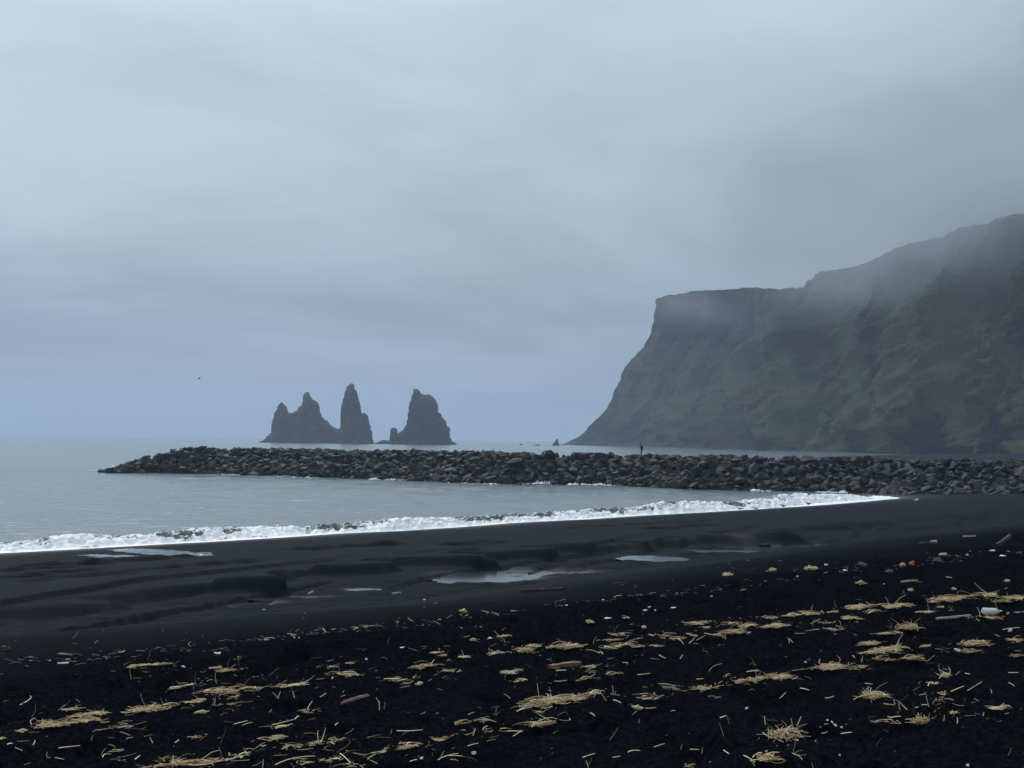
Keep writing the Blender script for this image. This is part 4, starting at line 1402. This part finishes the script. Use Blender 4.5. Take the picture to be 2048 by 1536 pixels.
def wing_mesh(name, pts, thick, mat, parent):
    bm = bmesh.new()
    n = len(pts)
    top = [bm.verts.new((x, y, z + thick)) for x, y, z in pts]
    bot = [bm.verts.new((x, y, z - thick)) for x, y, z in pts]
    h = n // 2
    for i in range(h - 1):
        for ring, rev in ((top, False), (bot, True)):
            f = (ring[i], ring[i + 1], ring[n - 2 - i], ring[n - 1 - i])
            bm.faces.new(f[::-1] if rev else f)
    for i in range(n):
        j = (i + 1) % n
        bm.faces.new((top[j], top[i], bot[i], bot[j]))
    bmesh.ops.recalc_face_normals(bm, faces=bm.faces)
    me = bpy.data.meshes.new(name); bm.to_mesh(me); bm.free()
    return link(name, me, mat, parent)


def make_gull(loc, rz, dark, flying, label, group, scale=1.0):
    bodym = M['gull_dark'] if dark else M['gull_white']
    wingm = M['gull_dark'] if dark else M['gull_grey']
    st = [(-.30, .26, .01, .008), (-.22, .265, .035, .02), (-.10, .26, .07, .06), (.02, .25, .085, .085), (.12, .265, .075, .08), (.17, .31, .045, .05), (.19, .35, .042, .045), (.225, .368, .042, .042), (.26, .365, .03, .03), (.275, .36, .012, .012)]
    if flying: st = [(x, .0 + (z - .26) * .25, w, h * .8) for x, z, w, h in st]
    o = loft('gull', st, bodym)
    zz = .36 if not flying else .03
    loft('beak', [(.27, zz, .012, .012), (.31, zz - .004, .008, .009), (.335, zz - .014, .002, .003)], M['beak'], o, 6)
    for sgn in (-1, 1):
        if flying:
            pts = [(.10, .06 * sgn, .02), (.13, .30 * sgn, .12), (.06, .55 * sgn, .10), (-.08, .72 * sgn, .04), (-.06, .55 * sgn, .08), (-.02, .30 * sgn, .09), (-.09, .06 * sgn, .02), (-.0, .04 * sgn, .01)]
            pts = [(.10, .05 * sgn, .02), (.14, .28 * sgn, .11), (.05, .54 * sgn, .09), (-.10, .74 * sgn, .03), (-.115, .73 * sgn, .03), (-.05, .54 * sgn, .08), (-.01, .28 * sgn, .09), (-.10, .05 * sgn, .02)]
            wing_mesh('wing', pts, .008, wingm, o)
        else:
            pts = [(.11, .078 * sgn, .29), (.02, .098 * sgn, .305), (-.14, .072 * sgn, .30), (-.33, .02 * sgn, .275), (-.335, .018 * sgn, .265), (-.14, .078 * sgn, .25), (.02, .10 * sgn, .235), (.11, .08 * sgn, .25)]
            wing_mesh('wing', pts, .006, wingm, o)
            loft('leg', [(-.01, 0, .008, .008), (.0, .1, .008, .008)], M['beak'], o, 6).location = (0, .03 * sgn, 0)
    if not flying:
        for ch in list(o.children):
            if ch.name.startswith('leg'):
                bm = bmesh.new()
                r_ = [[bm.verts.new((math.cos(k / 6 * 6.28) * .007, math.sin(k / 6 * 6.28) * .007, z)) for k in range(6)] for z in (0, .19)]
                for k in range(6): bm.faces.new((r_[0][k], r_[0][(k + 1) % 6], r_[1][(k + 1) % 6], r_[1][k]))
                ft_ = [bm.verts.new(p) for p in ((-.01, -.006, .004), (-.01, .006, .004), (.05, .03, .004), (.06, 0, .004), (.05, -.03, .004))]
                bm.faces.new(ft_)
                bm.to_mesh(ch.data); bm.free()
    o.location = loc
    o.rotation_euler = (0, 0, rz)
    o.scale = (scale,) * 3
    tag(o, label, 'gull', group)
    return o


def gpt(px, py):
    c = on_ground(px, py)
    return c


G_ = 'gulls standing at the edge of the surf'
make_gull(gpt(1480, 1023.5), 2.9, False, False, 'white gull at the surf edge, first of a close pair, head low', G_, 1.05)
make_gull(gpt(1512, 1022.5), .3, False, False, 'white gull at the surf edge beside the first white gull', G_, 1.05)
make_gull(gpt(1567, 1017), 2.6, True, False, 'dark gull standing where the foam ends', G_, 1.0)
make_gull(gpt(1617, 1013.5), 2.4, True, False, 'darker gull against the white foam with its tail raised', G_, 1.15)
make_gull(gpt(1831, 1007), .1, False, False, 'white gull sitting alone on black sand past the end of the surf', 'gulls on the sand', 1.0)
for px, py, sgn, lab in [(350, 902, 0.2, 'small dark gull perched on the breakwater near its tip'), (361, 901, 2.9, 'small gull perched on the breakwater, inland one of the pair')]:
    q = at_y(px, py, 264)
    make_gull((q[0], q[1], q[2]), sgn, True, False, lab, 'gulls perched on the breakwater', 1.1)
q = at_y(398, 757, 150)
make_gull(q, .15, False, True, 'gull gliding alone in the sky over the sea', None, .85)
q = at_y(863, 951, 190)
make_gull(q, 1.9, False, True, 'white gull flying low before the breakwater', None, 1.0).rotation_euler = (1.1, .3, 1.9)


# ------------------------------------------------------------------ person on the breakwater
def skin_obj(name, verts, edges, radii, mat, parent, sub=2, root=0):
    me = bpy.data.meshes.new(name)
    me.from_pydata([tuple(v) for v in verts], edges, [])
    o = link(name, me, mat, parent)
    md = o.modifiers.new('Skin', 'SKIN')
    md.use_smooth_shade = True
    md.branch_smoothing = .6
    if not me.skin_vertices: me.skin_vertices.new() if hasattr(me.skin_vertices, 'new') else None
    sv_ = me.skin_vertices[0].data
    for i, r in enumerate(radii):
        sv_[i].radius = r if isinstance(r, tuple) else (r, r)
        sv_[i].use_root = (i == root)
    s = o.modifiers.new('Sub', 'SUBSURF'); s.levels = sub; s.render_levels = sub
    return o


pq = at_y(1282.5, 912.5, 211.5)
top_rock = 4.25
P = empty('person', (pq[0], pq[1], pq[2] - .02), math.radians(0))
P.scale = (1.08, 1.15, 1.08)
P.location.z += .06
tag(P, 'person in dark clothes standing head bowed on the breakwater crest', 'person')
# facing -x (towards the open sea on the picture's west side), head bent down over the hands
V_ = [(0.05, 0, .93), (.06, 0, 1.08), (.02, 0, 1.25), (-.05, 0, 1.40), (-.11, 0, 1.49), (-.16, 0, 1.55), (-.20, 0, 1.62), (-.20, 0, 1.68),
      (.05, .09, .90), (-.02, .10, .50), (.03, .10, .09), (-.10, .11, .03),
      (.05, -.09, .90), (-.05, -.10, .49), (.02, -.10, .09), (-.11, -.11, .03),
      (-.04, .19, 1.38), (.05, .23, 1.12), (-.16, .16, 1.02), (-.23, .11, 1.02),
      (-.04, -.19, 1.38), (.05, -.23, 1.12), (-.16, -.16, 1.02), (-.23, -.11, 1.02)]
E_ = [(0, 1), (1, 2), (2, 3), (3, 4), (4, 5), (5, 6), (6, 7), (0, 8), (8, 9), (9, 10), (10, 11), (0, 12), (12, 13), (13, 14), (14, 15), (3, 16), (16, 17), (17, 18), (18, 19), (3, 20), (20, 21), (21, 22), (22, 23)]
R_ = [(.13, .15), (.12, .14), (.13, .155), (.11, .13), .055, .06, (.095, .085), .07, .085, .058, .042, .035, .085, .058, .042, .035, .06, .043, .033, .028, .06, .043, .033, .028]
# fingers and thumb of each hand, face features
for hnd, sgn in ((19, 1), (23, -1)):
    hx, hy, hz = V_[hnd]
    for k in range(4):
        V_.append((hx - .045, hy + sgn * (.022 - k * .015), hz + .012 - .004 * k)); V_.append((hx - .08 + abs(k - 1.5) * .006, hy + sgn * (.015 - k * .014), hz - .012))
        E_ += [(hnd, len(V_) - 2), (len(V_) - 2, len(V_) - 1)]; R_ += [.009, .0075]
    V_.append((hx - .02, hy - sgn * .035, hz + .02)); V_.append((hx - .05, hy - sgn * .03, hz + .03))
    E_ += [(hnd, len(V_) - 2), (len(V_) - 2, len(V_) - 1)]; R_ += [.010, .008]
V_.append((-.30, 0, 1.60)); E_.append((6, len(V_) - 1)); R_.append(.014)          # nose
skin_obj('body', V_, E_, R_, M['skin'], P)
ji = [0, 1, 2, 3, 4, 16, 17, 18, 20, 21, 22]
mp = {a: k for k, a in enumerate(ji)}
skin_obj('jacket', [V_[i] for i in ji], [(mp[a], mp[b]) for a, b in E_ if a in mp and b in mp], [(.165, .19), (.155, .18), (.16, .19), (.135, .16), .075, .08, .062, .048, .08, .062, .048], M['jacket'], P)
ti = [0, 8, 9, 10, 12, 13, 14]
mp = {a: k for k, a in enumerate(ti)}
skin_obj('trousers', [V_[i] for i in ti], [(mp[a], mp[b]) for a, b in E_ if a in mp and b in mp], [(.15, .17), .105, .078, .062, .105, .078, .062], M['trousers'], P)
for a, b in ((10, 11), (14, 15)):
    skin_obj('boot', [Vector(V_[a]) + Vector((0, 0, .06)), V_[a], V_[b]], [(0, 1), (1, 2)], [.06, .062, .045], M['boot'], P)
skin_obj('hair', [(-.10, 0, 1.53), (-.16, 0, 1.66), (-.24, 0, 1.70)], [(0, 1), (1, 2)], [.095, .118, .085], M['hair'], P)

# ------------------------------------------------------------------ mist hanging on the headland
def mist_mat(name, dens, scale, thr, seed):
    k = NT(name)
    p = k.coords('Object')
    ln = k.n('ShaderNodeVectorMath', operation='LENGTH')
    k.put(ln, 'i0', p)
    fall = k.ramp(ln.outputs['Value'], (0.15, 1.0), (0.95, 0.0))
    mp = k.n('ShaderNodeMapping'); k.put(mp, 'Vector', p)
    mp.inputs['Location'].default_value = (seed, seed * .7, 0)
    mp.inputs['Scale'].default_value = (1.0, .6, .55)
    n = k.noise(mp.outputs[0], scale, 3, .55, .4)
    nn = k.ramp(n, (thr, 0.0), (thr + .32, 1.0))
    d = k.math('MULTIPLY', k.math('MULTIPLY', nn, fall), dens)
    v = k.n('ShaderNodeVolumePrincipled')
    v.inputs['Color'].default_value = (.62, .67, .73, 1)
    v.inputs['Anisotropy'].default_value = 0.2
    k.put(v, 'Density', d)
    k.t.links.new(v.outputs[0], k.out.inputs['Volume'])
    return k.m


def mist(px, py, dist, rx, ry, rz_, dens, scale, thr, seed, lab, yaw=0.0, tilt=0.0):
    bm = bmesh.new()
    bmesh.ops.create_icosphere(bm, subdivisions=3, radius=1.0)
    me = bpy.data.meshes.new('mist'); bm.to_mesh(me); bm.free()
    o = link('mist', me, mist_mat('mist_air', dens, scale, thr, seed))
    o.location = at_y(px, py, dist)
    o.scale = (rx, ry, rz_)
    o.rotation_euler = (0, tilt, yaw)
    tag(o, lab, 'mist', kind='stuff')
    return o


mist(1385, 600, 1470, 62, 90, 38, .0060, 1.1, .34, 3.1, 'wisp of cloud trailing from the flat lip of the headland', -.9)
mist(1575, 610, 1290, 40, 80, 62, .0060, 1.2, .34, 7.7, 'wisp of cloud in the notch of the headland', -.9)
mist(1700, 545, 1090, 85, 100, 52, .0065, 1.5, .27, 12.3, 'veil of cloud over the rocky step of the headland', -.8, .15)
mist(1890, 500, 960, 120, 120, 58, .0095, 1.5, .24, 17.9, 'thick bank of cloud across the high part of the headland', -.8, .22)
mist(2060, 400, 900, 130, 140, 72, .0140, 1.3, .22, 23.9, 'bank of cloud hiding the highest part of the headland', -.8, .25)

# ------------------------------------------------------------------ haze
zlo, zhi = -12.6, MTOP + 40.0
lo, hi = Vector((-12300, -12300, zlo)), Vector((12300, 12300, zhi))
bm = bmesh.new()
bmesh.ops.create_cube(bm, size=1)
for v in bm.verts:
    v.co = Vector((lo.x if v.co.x < 0 else hi.x, lo.y if v.co.y < 0 else hi.y, lo.z if v.co.z < 0 else hi.z))
me = bpy.data.meshes.new('haze'); bm.to_mesh(me); bm.free()
k = NT('haze_air')
vp = k.n('ShaderNodeVolumePrincipled')
vp.inputs['Color'].default_value = (.57, .695, .87, 1)
vp.inputs['Density'].default_value = 0.00018
vp.inputs['Anisotropy'].default_value = 0.1
k.t.links.new(vp.outputs[0], k.out.inputs['Volume'])
o = link('haze', me, k.m)
o.display_type = 'WIRE'
tag(o, 'sea haze filling the air', 'haze', kind='stuff')

# ------------------------------------------------------------------ sky and sun
SUN_EL, SUN_AZ = math.radians(48), math.radians(-22)       # azimuth from +Y, to the left
Wd = bpy.data.worlds.new('World')
SC.world = Wd
Wd.use_nodes = True
t = Wd.node_tree
t.nodes.clear()


class WT(NT):
    def __init__(self, tree):
        self.t = tree


wk = WT(t)
out = t.nodes.new('ShaderNodeOutputWorld')
bg = t.nodes.new('ShaderNodeBackground')
sky = t.nodes.new('ShaderNodeTexSky')
sky.sky_type = 'NISHITA'
sky.sun_disc = False
sky.sun_elevation = SUN_EL
sky.sun_rotation = SUN_AZ
sky.air_density = 1.0; sky.dust_density = 3.0; sky.ozone_density = 1.5
dirv = wk.coords('Generated')
sep = wk.n('ShaderNodeSeparateXYZ'); wk.put(sep, 'i0', dirv)
dz = sep.outputs[2]
# stratus deck: noise on a sheet overhead, stretched into bands
den = wk.math('ADD', wk.math('MAXIMUM', dz, 0.0), 0.16)
cx = wk.math('DIVIDE', sep.outputs[0], den)
cy = wk.math('DIVIDE', sep.outputs[1], den)
cmb = wk.n('ShaderNodeCombineXYZ')
wk.put(cmb, 'i0', wk.math('ADD', wk.math('MULTIPLY', cx, 0.75), wk.math('MULTIPLY', cy, 0.22))); wk.put(cmb, 'i1', wk.math('SUBTRACT', wk.math('MULTIPLY', cy, 0.85), wk.math('MULTIPLY', cx, 0.4))); wk.put(cmb, 'i2', 0.37)
n1 = wk.noise(cmb.outputs[0], 0.62, 5, 0.5, 0.7)
n2 = wk.noise(cmb.outputs[0], 1.7, 5, 0.55, 0.5)
nn = wk.math('ADD', wk.math('MULTIPLY', n1, 0.7), wk.math('MULTIPLY', n2, 0.3))
elev = wk.ramp(dz, (0.0, (.335, .42, .585)), (0.05, (.35, .45, .61)), (0.10, (.395, .505, .635)), (0.17, (.455, .58, .68)), (0.27, (.54, .68, .76)), (0.45, (.78, .92, 1.0)), (1.0, (1.2, 1.36, 1.46)))
cl = wk.ramp(nn, (0.34, .66), (0.50, .98), (0.64, 1.2))
cloud = wk.mix(1.0, elev, cl, 'MULTIPLY')
# darker cloud to the right over the headland, lighter to the left where the sun stands behind it
side = wk.ramp(wk.math('MULTIPLY_ADD', sep.outputs[0], 0.5, 0.5), (0.25, 1.12), (0.44, 1.03), (0.54, .92), (0.62, .84), (0.72, .80), (1.0, .80))
cloud = wk.mix(1.0, cloud, side, 'MULTIPLY')
def hump(x, c0, w0):
    q = wk.math('DIVIDE', wk.math('SUBTRACT', x, c0), w0)
    return wk.math('POWER', 2.718, wk.math('MULTIPLY', wk.math('MULTIPLY', q, q), -1.0))


dzw = wk.math('ADD', dz, wk.math('MULTIPLY_ADD', n2, 0.05, -0.025))
# low dark shelf of cloud far out to the left, and the dark cloud sitting on the headland
shelf = wk.math('MULTIPLY', hump(dzw, 0.074, 0.026), wk.ramp(wk.math('MULTIPLY_ADD', sep.outputs[0], 1.0, 0.5), (0.16, 1.0), (0.28, .75), (0.50, 0.0)))
cap_ = wk.math('MULTIPLY', hump(wk.math('SUBTRACT', dzw, wk.math('MULTIPLY', sep.outputs[0], 0.35)), 0.075, 0.062), wk.ramp(wk.math('MULTIPLY_ADD', sep.outputs[0], 1.0, 0.5), (0.56, 0.0), (0.82, 1.0)))
cloud = wk.mix(wk.math('MULTIPLY', shelf, .42, clamp=True), cloud, C(.15, .22, .36))
cloud = wk.mix(wk.math('MULTIPLY', cap_, .72, clamp=True), cloud, C(.20, .265, .345))
below = wk.ramp(wk.math('MULTIPLY_ADD', dz, 8.0, 0.5), (0.30, .35), (0.46, 1.0))
cloud = wk.mix(1.0, cloud, below, 'MULTIPLY')
ten = wk.mix(1.0, cloud, C(10, 10, 10), 'MULTIPLY')
bgc = wk.mix(0.90, sky.outputs[0], ten)
t.links.new(bgc, bg.inputs[0])
bg.inputs[1].default_value = 0.1
t.links.new(bg.outputs[0], out.inputs[0])

sd = bpy.data.lights.new('sun', 'SUN')
sd.energy = 1.5
sd.angle = math.radians(16)
sd.color = (1.0, .98, .95)
so = bpy.data.objects.new('sun', sd)
COL.objects.link(so)
sdir = Vector((math.sin(SUN_AZ) * math.cos(SUN_EL), math.cos(SUN_AZ) * math.cos(SUN_EL), math.sin(SUN_EL)))
so.rotation_euler = (-sdir).to_track_quat('-Z', 'Y').to_euler()
so.location = (-60, 20, 120)

# ------------------------------------------------------------------ camera and render settings
cd = bpy.data.cameras.new('camera')
cd.sensor_width = 36.0
cd.lens = 36.0 * F / 2048
cd.clip_start = .2
cd.clip_end = 40000
co = bpy.data.objects.new('camera', cd)
COL.objects.link(co)
mw = Matrix(((_r[0], _u[0], -_f[0], 0), (_r[1], _u[1], -_f[1], 0), (_r[2], _u[2], -_f[2], CAM_H), (0, 0, 0, 1)))
co.matrix_world = mw
SC.camera = co
SC.render.engine = 'CYCLES'
cy_ = SC.cycles
cy_.max_bounces = 8
cy_.diffuse_bounces = 3
cy_.glossy_bounces = 3
cy_.transmission_bounces = 2
cy_.volume_bounces = 3
cy_.use_denoising = True
cy_.volume_step_rate = 1.0
cy_.volume_max_steps = 256
vs = SC.view_settings
vs.view_transform = 'Standard'
vs.look = 'None'
vs.exposure = 0.0
vs.gamma = 1.0
vs.use_curve_mapping = False
